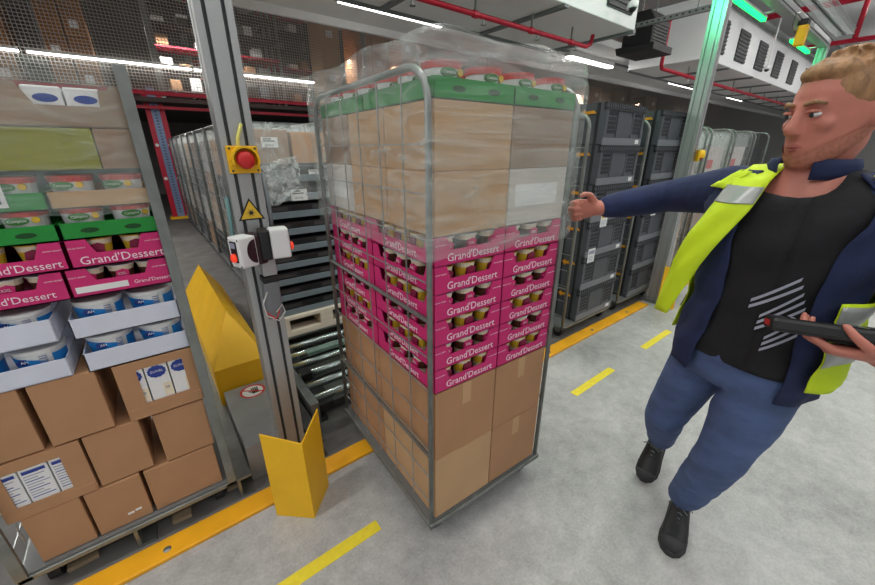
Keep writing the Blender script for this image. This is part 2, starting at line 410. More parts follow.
# ceiling light row in view
for i, x0 in enumerate((2.40, 7.15, 11.9, 16.6)):
    t = thing('ceiling_light', ['bright ceiling tube light above the trolley at the top edge', 'ceiling tube light left of the black fan heater', 'ceiling tube light seen just left of the green lit post', 'distant ceiling tube light right of the green lit post'][i], 'light', (x0 + .8, 5.0, 3.18), 0, 'ceiling tube lights in a row')
    MB().box(-.8, .8, -.06, .06, 0, .03).build('tube', TUBE, t); MB().box(-.82, .82, -.075, .075, .03, .12).build('housing', HVACM, t)
struct(MB().box(-8, 34, 4.97, 5.03, 3.27, 3.30).build('trim_6', SEAM), 'grey mounting rail of the ceiling lights')
struct(MB().box(-8, 34, 6.0, 6.06, 3.2, 3.42).build('trim_7', CEIL), 'pale edge of the lowered ceiling')
for i, xx in enumerate((-2, 1.2)):
    pass

# HVAC units
def hvac(x0, x1, label, vents):
    t = thing('air_cooler', label, 'air cooler', ((x0 + x1) / 2, 3.68, 3.0), 0, 'white ceiling air coolers')
    L = (x1 - x0) / 2
    MB().box(-L, L, -.68, .68, 0, .95).build('casing', HVACM, t, bevel=.01)
    x = L - .02
    while x > -L:
        MB().box(x - .035, x + .035, -.69, .69, -.03, 0).build('seam_strip', SEAM, t); x -= 1.55
    MB().box(-L, L, .66, .70, -.03, .02).build('edge_strip', SEAM, t)
    MB().tube([(-L, -.74, .90), (L, -.74, .90)], .06, 8).build('duct_pipe', STEEL, t, smooth=True)
    for vx in vents:
        g = MB().box(vx - .3 - (x0 + x1) / 2, vx + .3 - (x0 + x1) / 2, -.70, -.68, .14, .66).build('vent', GRILL, t)
        for k in range(8): MB().box(vx - .3 - (x0 + x1) / 2, vx + .3 - (x0 + x1) / 2, -.712, -.70, .155 + k * .063, .18 + k * .063).build('louver', DARKST, g)
    return t
hvac(-1.5, 5.72, 'large white ceiling air cooler box above the trolley with grey seams', (5.25, 4.2, 3.0))
hvac(8.3, 22, 'long white ceiling air cooler beyond the green lit post with dark grilles', (8.75, 10.0, 11.3, 12.7, 14.2, 15.9, 17.8))
# struts, red pipes
def pipe(name, pts, r, label, clamps=()):
    t = thing(name, label, 'pipe', pts[0], 0, 'red sprinkler pipes')
    p0 = Vector(pts[0]); MB().tube([Vector(p) - p0 for p in pts], r, 8).build('pipe_run', REDST, t, smooth=True)
    for cx in clamps:
        q = Vector(cx) - p0
        MB().cyl(q - V(.03, 0, 0), q + V(.03, 0, 0), r * 1.35, 8).build('coupling', REDST, t)
        MB().box(q.x - .008, q.x + .008, q.y - .008, q.y + .008, q.z + r, q.z + .165).build('hanger', STEEL, t)
        MB().lathe([(.012, 0), (.012, -.04), (.03, -.045), (.03, -.05)][::-1], (q.x + .12, q.y, q.z - r), 8).build('sprinkler_head', STEEL, t)
pipe('sprinkler_pipe', [(-1.5, 3.34, 2.8), (5.15, 3.34, 2.8), (5.25, 3.34, 2.84), (5.28, 3.34, 2.95)], .026, 'red sprinkler pipe under the air cooler above the trolley', [(x, 3.34, 2.8) for x in (2.2, 3.1, 4.0, 4.8)])
pipe('sprinkler_pipe', [(7.45, 3.34, 3.55), (7.45, 3.34, 2.85), (7.5, 3.34, 2.8), (20, 3.34, 2.8)], .03, 'red sprinkler pipe dropping and running under the far air cooler', [(x, 3.34, 2.8) for x in (8.6, 9.9, 11.2, 12.5, 13.8, 15.1)])
pipe('sprinkler_pipe', [(5.6, 2.6, 4.15), (7.2, 3.3, 4.15), (9.0, 3.3, 4.15)], .05, 'red pipe bend near the black fan heater at the top', [])
pipe('sprinkler_pipe', [(9.9, 2.7, 3.8), (9.7, -5, 3.8)], .05, 'high red pipe above the walking man\'s head at right', [])
pipe('sprinkler_pipe', [(13.4, 2.7, 3.8), (13.3, -5, 3.8)], .05, 'lower red pipe behind the man\'s head at right', [])
pipe('sprinkler_pipe', [(13.38, 1.9, 3.85), (13.38, 1.9, 6.19)], .05, 'red riser pipe beside the man\'s hair at the top right', [])
tag(MB().box(-2, 30, 2.7, 2.76, 4.35, 4.45).build('cable_rail', STEEL), 'steel strut rail above the air coolers', 'rail')
st = thing('perforated_strut', 'perforated steel strut crossing between the air coolers', 'strut', (6.3, 3.2, 3.18))
for y0 in (-.9,):
    sb = MB().box(-.03, .03, -1.0, 1.1, 0, .06).build('channel', STEEL, st)
    hb = MB()
    for k in range(26): hb.box(-.031, -.0295, -.95 + k * .078, -.92 + k * .078, .02, .04)
    hb.build('holes', INK, sb)
    for yy in (-.7, .8): MB().cyl((0, yy, .06), (0, yy, 3.0), .008, 6).build('hanger', STEEL, st)
# fan heater (black)
t = thing('fan_heater', 'black boxy fan heater hanging beside the white air cooler', 'heater', (6.95, 3.45, 3.05)); t.scale = (.72, .72, .72)
MB().prism([(-.32, 0), (.32, 0), (.32, .62), (-.20, .62), (-.32, .45)], 'x', -.38, .38).build('housing', BLACKP, t, bevel=.015)
for k in range(6): MB().box(-.34, .34, -.335, -.31, .06 + k * .06, .085 + k * .06).build('louver', DARKST, t)
MB().box(-.391, -.38, .05, .2, .2, .38).build('badge', PAPER, t)
MB().prism([(-.45, -.16), (.35, -.16), (.4, -.02), (-.45, -.02)], 'x', -.5, .42).build('outlet_scoop', BLACKP, t, bevel=.01)
for sx in (-.3, .3): MB().cyl((sx, 0, .6), (sx, 0, 3.2), .012, 6).build('rod', STEEL, t)
# dome cameras
for i, (x, z0) in enumerate(((5.2, 3.12), (11.2, 3.13))):
    t = thing('dome_camera', ['white dome camera hanging in front of the near air cooler', 'small camera on a long rod in front of the far air cooler'][i], 'camera', (x, 2.80, z0))
    MB().cyl((0, 0, .06), (0, 0, 1.3), .012, 6).build('rod', HVACM, t)
    MB().lathe([(.02, .07), (.06, .05), (.065, .0), (.055, -.01)][::-1], n=14).build('shell', HVACM, t, smooth=True)
    MB().ball((0, 0, -.012), .045).build('dome', BLACKP, t, smooth=True)

# ================================================================== GATE POSTS
def profile_post(name, label, loc, w, d, h, wide='y'):
    t = thing(name, label, 'post', loc, 0, 'aluminium profile posts')
    # outline with T-slots on the four sides
    def slots(n, L): return [L * (i + .5) / n - L / 2 for i in range(n)]
    nx, ny = (2, 1) if wide == 'x' else (1, 2)
    pts = []
    g = .006; dp = .012
    for s in slots(nx, w): pts += [(s - g, -d / 2), (s - g, -d / 2 + dp), (s + g, -d / 2 + dp), (s + g, -d / 2)]
    pts = [(-w / 2, -d / 2)] + pts + [(w / 2, -d / 2)]
    for s in slots(ny, d): pts += [(w / 2, s - g), (w / 2 - dp, s - g), (w / 2 - dp, s + g), (w / 2, s + g)]
    pts += [(w / 2, d / 2), (-w / 2, d / 2)]
    for s in slots(ny, d)[::-1]: pts += [(-w / 2, s + g), (-w / 2 + dp, s + g), (-w / 2 + dp, s - g), (-w / 2, s - g)]
    MB().prism(pts, 'z', 0.012, h).build('profile', ALU, t)
    MB().box(-w / 2 - .05, w / 2 + .05, -d / 2 - .0, d / 2 + .05, 0, .012).build('foot_plate', STEEL, t)
    for s in slots(nx, w): MB().box(s - .0055, s + .0055, -d / 2 + .0095, -d / 2 + .0119, .02, h).build('slot_strip', ALUD, t)
    return t
P1 = profile_post('gate_post', 'near aluminium gate post carrying the red emergency stop', (.302, 1.56, 0), .112, .085, 2.845, 'x')
P2 = profile_post('gate_post', 'far aluminium gate post washed in green light', (4.05, 1.43, 0), .09, .115, 2.845, 'y')
P3 = profile_post('gate_post', 'third aluminium gate post behind the man\'s head', (8.05, 1.43, 0), .09, .115, 2.845, 'y')
for i, (x0, x1, nl) in enumerate(((.2, 4.0, (1.2, 2.3, 3.5)), (4.1, 8.1, (5.2, 7.5)))):
    t = thing('gate_beam', ['overhead aluminium gate beam over the near lane mouths', 'overhead gate beam with green light strips running right from the green lit post'][i], 'beam', ((x0 + x1) / 2, 1.43, 2.85), 0, 'gate beams')
    L = (x1 - x0) / 2
    MB().box(-L, L, -.05, .05, 0, .09).build('profile', ALU, t, bevel=.004)
    MB().box(-L, L, -.054, -.05, .025, .032).build('slot_strip', ALUD, t)
    MB().box(L - 1.2, L - .2, -.058, -.05, .04, .085).build('paper_strip', PAPER, t)
    MB().box(-L + .3, -L + .62, -.058, -.05, .005, .085).build('warning_plate', ORANGE, t)
    tr = MB()
    for yy in (-.26, -.08):
        tr.tube([(-L, yy, .12), (L, yy, .12)], .004, 4); tr.tube([(-L, yy, .19), (L, yy, .19)], .004, 4)
    x = -L
    while x < L:
        tr.tube([(x, -.26, .19), (x, -.26, .12), (x, -.08, .12), (x, -.08, .19)], .004, 4); x += .06
    cb = tr.build('cable_tray', WIRE, t)
    MB().tube([(-L, -.17, .14), (0, -.15, .14), (L, -.17, .14)], .02, 6).build('cables', BLACKP, cb)
    for lx in nl:
        q = lx - (x0 + x1) / 2
        MB().box(q - .5, q + .5, .125, .165, -.055, -.03).build('led_strip', GREENLED, t)
        MB().box(q - .52, q + .52, .12, .17, -.03, -.01).build('led_housing', ALU, t)
        for sx in (-.4, .4): MB().box(q + sx - .015, q + sx + .015, .05, .17, -.01, .0).build('led_bracket', ALU, t)
for x, pw in ((1.2, .8), (2.3, .8), (3.5, 6.5), (5.2, .5), (7.6, 1.0)):
    area('green_led_lamp', (x, 1.57, 2.785), .5, .04, pw, (.10, 1, .45), rot=(0, R(-55) if 3 < x < 4 or x > 7 else 0, 0))
# yellow scanner head on beam
t = thing('gate_scanner', 'yellow and black scanner hanging from the gate beam', 'scanner', (6.3, 1.36, 2.83))
MB().prism([(-.06, -.22), (.05, -.22), (.06, -.02), (-.05, -.02)], 'y', -.06, .03).build('housing', YELLOW, t, bevel=.012)
MB().box(-.05, .07, -.05, .04, -.02, .04).build('bracket', BLACKP, t, bevel=.006)
MB().box(.055, .12, -.05, .03, -.2, -.06).build('connector', BLACKP, t, bevel=.008)
MB().tube([(.08, 0, -.05), (-.05, .05, -.08), (-.25, .03, -.04), (-.3, .02, .04), (-.15, .02, .08)], .012, 6).build('cable', STEEL, t, smooth=True)
# guards
def guard(loc, rot, label):
    t = thing('corner_guard', label, 'guard', loc, rot, 'yellow steel corner guards')
    a = .172; th = .006; q = a * .7071
    poly = [(0, 0), (q, q), (q - th * .7, q + th * .7), (0, th * 1.414), (-q + th * .7, q + th * .7), (-q, q)]
    b = MB()
    # slanted-top bent plate: lower at the bend, higher at the wing ends
    n = len(poly); zt = [.415, .45, .45, .415, .45, .45]
    b.add([(x, y, 0) for x, y in poly] + [(x, y, z) for (x, y), z in zip(poly, zt)],
          [tuple(range(n))[::-1], (6, 7, 8, 9), (6, 9, 10, 11)] + [(i, (i + 1) % n, n + (i + 1) % n, n + i) for i in range(n)])
    b.build('bent_plate', YELLOW, t, bevel=.0015)
    MB().prism([(-.05, .06), (.05, .06), (.1, .115), (-.1, .115)], 'z', 0, .008).build('foot_tab', YELLOW, t)
guard((.274, 1.222, 0), R(2), 'yellow bent steel corner guard standing before the near post')
guard((3.96, 1.20, 0), R(2), 'yellow corner guard at the foot of the green lit post')
# e-stops
def estop(loc, rotz, label, s=1.0):
    t = thing('emergency_stop', label, 'button', loc, rotz, 'emergency stop buttons')
    MB().box(-.05 * s, .05 * s, -.012 * s, 0, -.045 * s, .045 * s).build('plate', YELLOW, t, bevel=.003)
    b = MB(); n = 16
    pr = [(.044 * s * math.cos(math.pi * (-.12 + 1.24 * i / n)), .044 * s * math.sin(math.pi * (-.12 + 1.24 * i / n))) for i in range(n + 1)]
    pi_ = [(x * .86, z * .86) for x, z in pr]
    for i in range(n):
        b.prism([pr[i], pr[i + 1], pi_[i + 1], pi_[i]], 'y', -.05 * s, -.012 * s)
    b.build('shroud', YELLOW, t)
    c = MB(); prof = [(.022, 0), (.022, .02), (.029, .022), (.03, .03), (.024, .038), (.01, .04)]
    vs = []; m = 18
    for r_, y in prof: vs += [(r_ * s * math.cos(2 * math.pi * j / m), -.012 * s - y * s, r_ * s * math.sin(2 * math.pi * j / m)) for j in range(m)]
    c.add(vs, [(i * m + j, i * m + (j + 1) % m, (i + 1) * m + (j + 1) % m, (i + 1) * m + j) for i in range(len(prof) - 1) for j in range(m)] + [tuple(range((len(prof) - 1) * m, len(prof) * m))])
    c.build('mushroom_button', REDPL, t, smooth=True)
    for sx in (-1, 1):
        for sz in (-1, 1): MB().cyl((sx * .04 * s, -.014 * s, sz * .036 * s), (sx * .04 * s, -.012 * s, sz * .036 * s), .004 * s, 8).build('screw', DARKST, t)
    return t
es = estop((.308, 1.5175, 1.468), 0, 'yellow emergency stop box with red mushroom button on the near post', 1.02)
MB().tube([(-.01, -.005, .045), (-.008, -.012, .07), (.004, -.012, .10), (.012, -.004, .115)], .006, 6).build('cable_tie', M('tie_yellow', (222, 216, 120), .6), es)
estop((4.09, 1.368, 1.452), R(38), 'yellow emergency stop sticking out from the green lit post', 1.1)
# laser warning triangle
t = thing('warning_sign', 'yellow triangle laser warning sticker on the near post', 'sign', (.302, 1.5172, 1.282))
def tri(s, y0, y1, m, nm, z=0):
    MB().prism([(-.5 * s, -.2887 * s + z), (.5 * s, -.2887 * s + z), (0, .577 * s + z)], 'y', y0, y1).build(nm, m, t)
tri(.092, -.001, 0, BLACKP, 'border'); tri(.074, -.0016, -.001, YELP, 'field')
b = MB()
for k in range(12):
    a = k * math.pi / 6; r1 = .019 if k % 2 == 0 else .013
    b.prism([(.002 * math.cos(a + 1.57), .002 * math.sin(a + 1.57)), (r1 * math.cos(a), r1 * math.sin(a)), (-.002 * math.cos(a + 1.57), -.002 * math.sin(a + 1.57))], 'y', -.0022, -.0016)
b.prism([(.006 * math.cos(a_ * math.pi / 5), .006 * math.sin(a_ * math.pi / 5)) for a_ in range(10)], 'y', -.0023, -.0016)
b.build('sunburst', BLACKP, t)
# push-button boxes
def pbox(loc, rotz, label, lit):
    t = thing('button_box', label, 'control box', loc, rotz, 'white push button boxes')
    MB().box(-.055, .0, -.034, .034, -.046, .046).build('housing', WHITEP, t, bevel=.006)
    d = MB(); m = 18; hh = .055
    d.prism([(0, -.046), (.03, -.046)] + [(.03 + .0, -.046 + .092)] + [(0, .046)], 'y', -.036, .036).build('dark_body', M('dark_maroon', (46, 22, 30), .5) if lit else BLACKP, t, bevel=.006)
    MB().prism([(-.006 - .028 * math.cos(a * math.pi / 12 - math.pi / 2), .036 * math.sin(a * math.pi / 12 - math.pi / 2)) for a in range(13)], 'y', -.0365, -.030).build('round_cap', MC['dark_maroon'] if 'dark_maroon' in MC and lit else BLACKP, t)
    MB().box(-.0575, -.055, -.016, .016, -.028, .034).build('button_panel', BLACKP, t)
    MB().box(-.0585, -.0575, -.012, .012, .014, .03).build('plate_text', INKL, t)
    MB().tube([(-.057, 0, -.014), (-.064, 0, -.014), (-.067, 0, -.014)], [.013, .013, .009], 12).build('push_button', REDLIT, t, smooth=True)
    for sy in (-.028, .028):
        for sz in (-.039, .039): MB().cyl((-.0565, sy, sz), (-.055, sy, sz), .003, 6).build('screw', DARKST, t)
    t.scale = (1.22, 1.0, 1.22)
    return t
pbox((.272, 1.464, 1.158), R(22), 'white button box with lit red button on the near post\'s left side', True)
o = pbox((.336, 1.458, 1.172), R(172), 'white and black button box facing right on the near post', False)
# bracket and sensor below
t = thing('light_sensor', 'grey light sensor housing clamped low on the near post', 'sensor', (.318, 1.5175, 0.86))
MB().box(-.03, .03, -.05, 0, 0, .155).build('housing', M('sensor_grey', (128, 132, 136), .45, .3), t, bevel=.006)
MB().box(-.028, .034, -.054, .0, .155, .18).build('cap', BLACKP, t, bevel=.004)
MB().box(-.024, .028, -.058, 0, .185, .25).build('clamp', ALU, t, bevel=.004)
MB().tube([(-.02, -.05, .12), (-.045, -.065, .08), (-.04, -.07, .03), (0, -.075, .0), (.03, -.07, .03), (.025, -.06, .06), (0, -.055, .03)], .003, 5).build('wire', M('wire_pale', (200, 200, 196), .5), t)
MB().tube([(-.045, -.06, .05), (-.01, -.075, .01), (.01, -.07, .04)], .003, 5).build('wire', REDPL, t)
# conduits on post
tag(MB().tube([(.235, 1.56, 1.08), (.232, 1.56, 1.2), (.238, 1.56, 1.34)], .008, 6).build('conduit', M('teal_cable', (110, 150, 150), .5), smooth=True), 'teal grey cable on the left side of the near post', 'cable')
tag(MB().tube([(.37, 1.53, 1.21), (.372, 1.53, 1.3), (.366, 1.53, 1.42)], .008, 6).build('conduit', M('grey_cable', (130, 136, 142), .5), smooth=True), 'grey cable on the right side of the near post', 'cable')

# ================================================================== LANE MACHINERY
t = thing('drive_cover', 'yellow roof-shaped sheet metal drive cover in the lane', 'cover', (.235, 2.15, 0))
w = .145; e = .34; rz = .60; y1 = 1.55
b = MB().add([(-w, 0, e), (w, 0, e), (w, y1, e), (-w, y1, e), (0, .22, rz), (0, y1 - .12, rz)],
             [(0, 1, 4), (1, 2, 5, 4), (2, 3, 5), (3, 0, 4, 5), (0, 3, 2, 1)])
b.build('roof', YELLOW, t)
MB().box(-w, w, 0, y1, .0, e).build('side_skirt', YELLOW, t)
for k, yy in enumerate((.55, 1.0)): MB().add([(-w - .001, yy, e + .002), (0, yy, rz + .003), (w + .001, yy, e + .002), (w + .001, yy + .008, e + .002), (0, yy + .008, rz + .003), (-w - .001, yy + .008, e + .002)], [(0, 1, 4, 5), (1, 2, 3, 4)]).build('seam', YELKERB, t)
t = thing('cover_plate', 'grey steel cover plate with a no-touch sign', 'plate', (.24, 1.87, 0))
MB().box(-.13, .13, -.27, .27, .19, .2).build('top_sheet', M('grey_sheet', (150, 152, 152), .5, .3, noise=.12, scale=6), t, bevel=.002)
MB().box(-.13, .13, -.27, -.26, 0, .19).build('front_sheet', MC['grey_sheet'], t)
for sx in (-.125, .125): MB().box(sx - .005, sx + .005, -.26, .27, 0, .19).build('side_sheet', MC['grey_sheet'], t)
sg = thing('prohibition_sign', 'round white no-touching sign with red ring and black hand', 'sign', (.245, 2.05, .2002))
MB().cyl((0, 0, 0), (0, 0, .001), .066, 28).build('disc', PAPER, sg)
rg = MB(); n = 28
for i in range(n):
    a0, a1 = 2 * math.pi * i / n, 2 * math.pi * (i + 1) / n
    rg.prism([(.066 * math.cos(a0), .066 * math.sin(a0)), (.066 * math.cos(a1), .066 * math.sin(a1)), (.055 * math.cos(a1), .055 * math.sin(a1)), (.055 * math.cos(a0), .055 * math.sin(a0))], 'z', .001, .0016)
rg.build('ring', REDPL, sg)
MB().obox((0, 0, .0022), (.118, .009, .0006), Matrix.Rotation(R(-35), 3, 'Z')).build('bar', REDPL, sg)
hd = MB().obox((.012, -.012, .0014), (.034, .03, .0006))
for k in range(4): hd.obox((-.001 + k * .009, .016 - abs(k - 1.5) * .003, .0014), (.0065, .036, .0006), Matrix.Rotation(R(8 - 5 * k), 3, 'Z'))
hd.obox((-.011, -.006, .0014), (.007, .028, .0006), Matrix.Rotation(R(42), 3, 'Z')); hd.build('hand', BLACKP, sg)
# lane rails
for i, (x, lab) in enumerate(((.075, 'steel conveyor side rail right of the left cage'), (-.30, 'steel conveyor rail hidden under the left cage'), (.43, 'steel conveyor rail right of the near post'), (1.33, 'steel conveyor rail behind the moving trolley'))):
    t = thing('lane_rail', lab, 'rail', (x, 1.53, 0), 0, 'conveyor rails')
    MB().prism([(-.03, 0), (.03, 0), (.03, .012), (-.018, .012), (-.018, .098), (.03, .098), (.03, .11), (-.03, .11)], 'y', 0, 2.6 if i != 1 else .9).build('channel', DARKST if i > 1 else STEEL, t)
    for k in range(5): MB().cyl((-.034, .15 + k * .18, .06), (-.03, .15 + k * .18, .06), .012, 8).build('bolt', STEEL, t)
# wooden boards and steel bits on lane floor under left cage
for i, (x0, y0, sx, sy, ang) in enumerate(((-.5, 1.58, .09, .5, 4), (-.18, 1.56, .07, .45, -3), (.03, 1.6, .06, .4, 2))):
    tag(MB().box(-sx / 2, sx / 2, 0, sy, 0, .02).build('timber_batten', WOODD, None, (x0, y0, 0.001), R(ang), bevel=.002), ['worn timber batten on the floor under the left cage\'s left half', 'worn timber batten on the floor under the left cage\'s middle', 'worn timber batten beside the left cage\'s right wheel'][i], 'batten', 'battens under the left cage')
# roller conveyor bed in lane B
t = thing('roller_conveyor', 'roller conveyor bed between the near post and the trolley', 'conveyor', (.90, 1.77, 0))
for sx in (-.40, .40): MB().prism([(sx - .025, .02), (sx + .025, .02), (sx + .025, .16), (sx - .025, .16)], 'y', 0, .82).build('side_rail', STEEL, t, bevel=.003)
for k in range(6): MB().cyl((-.375, .08 + k * .14, .13), (.375, .08 + k * .14, .13), .025, 12).build('roller', M('roller_zinc', (176, 190, 188), .25, .85), t, smooth=True)
MB().box(-.37, -.28, .02, .8, .08, .12).build('drive_belt', RUBBER, t, bevel=.004)
for k in range(3): MB().box(-.4, .4, .08 + k * .3, .13 + k * .3, .02, .07).build('cross_member', DARKST, t)
for sx in (-.36, .36):
    for sy in (.05, .77): MB().box(sx - .03, sx + .03, sy - .03, sy + .03, 0, .025).build('foot', DARKST, t)
MB().box(-.25, .3, .52, .58, .165, .19).build('stop_bar', M('glassy_bar', (150, 180, 172), .2, .6), t)
MB().box(-.36, -.30, .30, .38, .12, .175).build('sensor', BLACKP, t, bevel=.004)

# ================================================================== ROLL CAGES
def hoop(d, z0, z1, r, x):
    rc = .09
    pts = [(x, -d / 2, z0), (x, -d / 2, z1 - rc)]
    pts += arc((-d / 2 + rc, z1 - rc), rc, math.pi, math.pi / 2, 5, lambda a, b: (x, a, b))
    pts += arc((d / 2 - rc, z1 - rc), rc, math.pi / 2, 0, 5, lambda a, b: (x, a, b))
    pts += [(x, d / 2, z0)]
    return pts
CG = {}; TUBER = .0125
def cage(label, loc, rotz=0, w=.66, d=.80, h=1.74, back=False, group='roll cages', flat=False, detail=True):
    key = (w, d, h, back, flat, detail)
    if key in CG: return dup(CG[key], loc, rotz, label, group)
    t = thing('roll_cage', label, 'roll cage', loc, rotz, group); CG[key] = t
    b = MB(); z = .095
    for sx in (-w / 2 + .02, w / 2 - .02): b.box(sx - .02, sx + .02, -d / 2, d / 2, z, z + .022)
    for sy in (-d / 2 + .015, -d / 6, d / 6, d / 2 - .015): b.box(-w / 2 + .0, w / 2 - .0, sy - .015, sy + .015, z + .001, z + .021)
    bs = b.build('base_frame', STEEL, t, bevel=.003)
    MB().box(-w / 2 + .01, w / 2 - .01, -d / 2 + .01, d / 2 - .01, z + .022, z + .027).build('deck', M('deck_grey', (120, 122, 122), .6, .3), t)
    for sx in (-1, 1):
        for sy in (-1, 1):
            cx, cy = sx * (w / 2 - .07), sy * (d / 2 - .08)
            c = MB().prism([(cy - .02, .04), (cy + .02, .04), (cy + .045, z), (cy - .045, z)], 'x', cx - .022, cx + .022).build('caster', STEEL, t)
            MB().cyl((cx - .017, cy, .042), (cx + .017, cy, .042), .042, 14).build('wheel', RUBBER, c)
    rc = .09
    for sx in (-1, 1):
        x = sx * (w / 2 - .013)
        top = h
        f = MB().tube(hoop(d - .03, z + .02, top, .0125, x), TUBER, 8).build('side_panel', STEEL, t, smooth=True)
        wv = MB(); n = 6
        for i in range(1, n):
            y = -d / 2 + d * i / n; wv.tube([(x, y, z + .06), (x, y, top - .005)], .0026, 4)
        k = z + .12
        while k < top - .1:
            wv.tube([(x, -d / 2 + .015, k), (x, d / 2 - .015, k)], .0026, 4); k += .13
        wv.build('mesh_wires', WIRE, f)
        for zz in (.45, 1.0): MB().tube([(x, -d / 2 + .015, zz), (x, d / 2 - .015, zz)], .008, 6).build('cross_bar', STEEL, f)
        if flat: MB().box(x - .016, x + .016, -d / 2 - .002, -d / 2 + .014, z + .02, top).build('flat_stile', STEEL, f, bevel=.002)
    if back:
        f = MB().tube([(-w / 2 + .03, d / 2 - .015, h - .12), (w / 2 - .03, d / 2 - .015, h - .12)], .01, 6).build('back_bar', STEEL, t)
    return t
# -------- cargo pieces
def carton_box(name, label, loc, w, d, h, mat, group, rotz=0, window=None, tape=False, mark=False):
    t = thing(name, label, 'box', loc, rotz, group)
    b = MB()
    if window:
        x0, x1, z0, z1 = window; th = .004
        b.box(0, x0, 0, th, 0, h); b.box(x1, w, 0, th, 0, h); b.box(x0, x1, 0, th, 0, z0); b.box(x0, x1, 0, th, z1, h)
        b.box(0, th, th, d, 0, h); b.box(w - th, w, th, d, 0, h); b.box(th, w - th, d - th, d, 0, h)
        b.box(th, w - th, th, d - th, 0, th); b.box(th, w - th, th, d - th, h - th, h)
        b.build('body', mat, t)
        MB().box(.004, w - .004, -.003, 0, 0, z0 * .8).build('front_flap', mat, t, bevel=.0012)
    else:
        b.box(0, w, 0, d, 0, h - .0005).build('body', mat, t, bevel=.003)
        MB().box(.002, w - .002, .002, d / 2 - .001, h - .003, h + .0015).build('flap', mat, t)
        MB().box(.002, w - .002, d / 2 + .001, d - .002, h - .003, h + .0015).build('flap', mat, t)
    if tape: MB().box(w / 2 - .02, w / 2 + .02, -.0008, 0, h - .09, h).build('tape', CARD2, t)
    if mark:
        for k in range(2): MB().obox((w * .62 + k * .024, -.0006, .045 + k * .004), (.02, .001, .009)).build('sticker', PAPER, t)
    return t
GA = 'brown cardboard boxes stacked in the left cage'
A = cage('roll cage at left loaded with dairy trays and cartons', (-.30, 1.925, 0), 0, .68, .80, 1.73, group='roll cages', flat=True)
Z0 = .124; YF = 1.553
carton_box('cardboard_box', 'plain brown box at the bottom left of the left cage', (-.575, YF, Z0), .148, .36, .209, CARD, GA, R(0))
carton_box('cardboard_box', 'brown box with a small white sticker, bottom middle of the left cage', (-.417, YF, Z0), .162, .36, .207, CARD, GA, mark=True)
carton_box('cardboard_box', 'plain brown box at the bottom right of the left cage', (-.243, YF, Z0), .238, .36, .204, CARD, GA)
carton_box('cardboard_box', 'brown box with a window of printed cartons, second row left', (-.602, YF + .001, .337), .232, .36, .225, CARD, GA, window=(.035, .175, .045, .185))
carton_box('cardboard_box', 'plain brown box in the middle of the second row', (-.362, YF + .004, .337), .158, .36, .223, CARD, GA)
carton_box('cardboard_box', 'plain brown box at the right of the second row, beside a dark gap', (-.162, YF, .334), .166, .36, .221, CARD, GA)
carton_box('cardboard_box', 'plain brown box at the left end of the third row', (-.604, YF + .003, .568), .155, .36, .236, CARD, GA)
carton_box('cardboard_box', 'plain brown box in the middle of the third row', (-.429, YF, .568), .163, .36, .236, CARD, GA)
carton_box('cardboard_box', 'brown box with a window of blue badge cartons, third row right', (-.222, YF, .564), .236, .36, .232, CARD, GA, window=(.058, .197, .055, .198))
def milk(loc, label, badge=True, part=0):
    t = thing('milk_carton', label, 'carton', loc, 0, 'milk cartons behind box windows')
    MB().box(-.034, .034, 0, .07, 0, .2).build('body', PAPER, t, bevel=.002)
    if badge:
        n = 24
        MB().prism([((.027 + .002 * (i % 2)) * math.cos(2 * math.pi * i / n), .165 + (.0235 + .002 * (i % 2)) * math.sin(2 * math.pi * i / n) - .0) for i in range(n)], 'y', -.0008, 0).build('badge', INKB, t)
        text('lettering', 'ZUIVEL', .0125, PAPER, t, (0, -.0012, .166), ext=.0003)
        MB().box(.006, .033, -.0006, 0, .055, .11).build('nutrition_panel', CREAM, t)
        text('lettering', '30', .014, INKB, t, (.018, -.001, .09), ext=.0003)
    else:
        for k in range(12): MB().box(-.028, .028 - (k * 7 % 5) * .006, -.0006, 0, .055 + k * .011, .058 + k * .011).build('print_line', INKB if k % 3 == 0 else INKL, t)
        MB().box(-.028, .028, -.0008, 0, .155, .166).build('print_line', INKB, t)
for i, x in enumerate((-.200, -.128, -.056)): milk((x + .02, YF + .006, .568), ['left blue badge carton in the third row box window', 'middle blue badge carton in the third row box window', 'right blue badge carton in the third row box window'][i])
for i, x in enumerate((-.57, -.498, -.426)): milk((x + .002, YF + .007, .342), ['left carton with small blue print in the second row window', 'middle carton with small blue print in the second row window', 'right carton with small blue print in the second row window'][i], False)
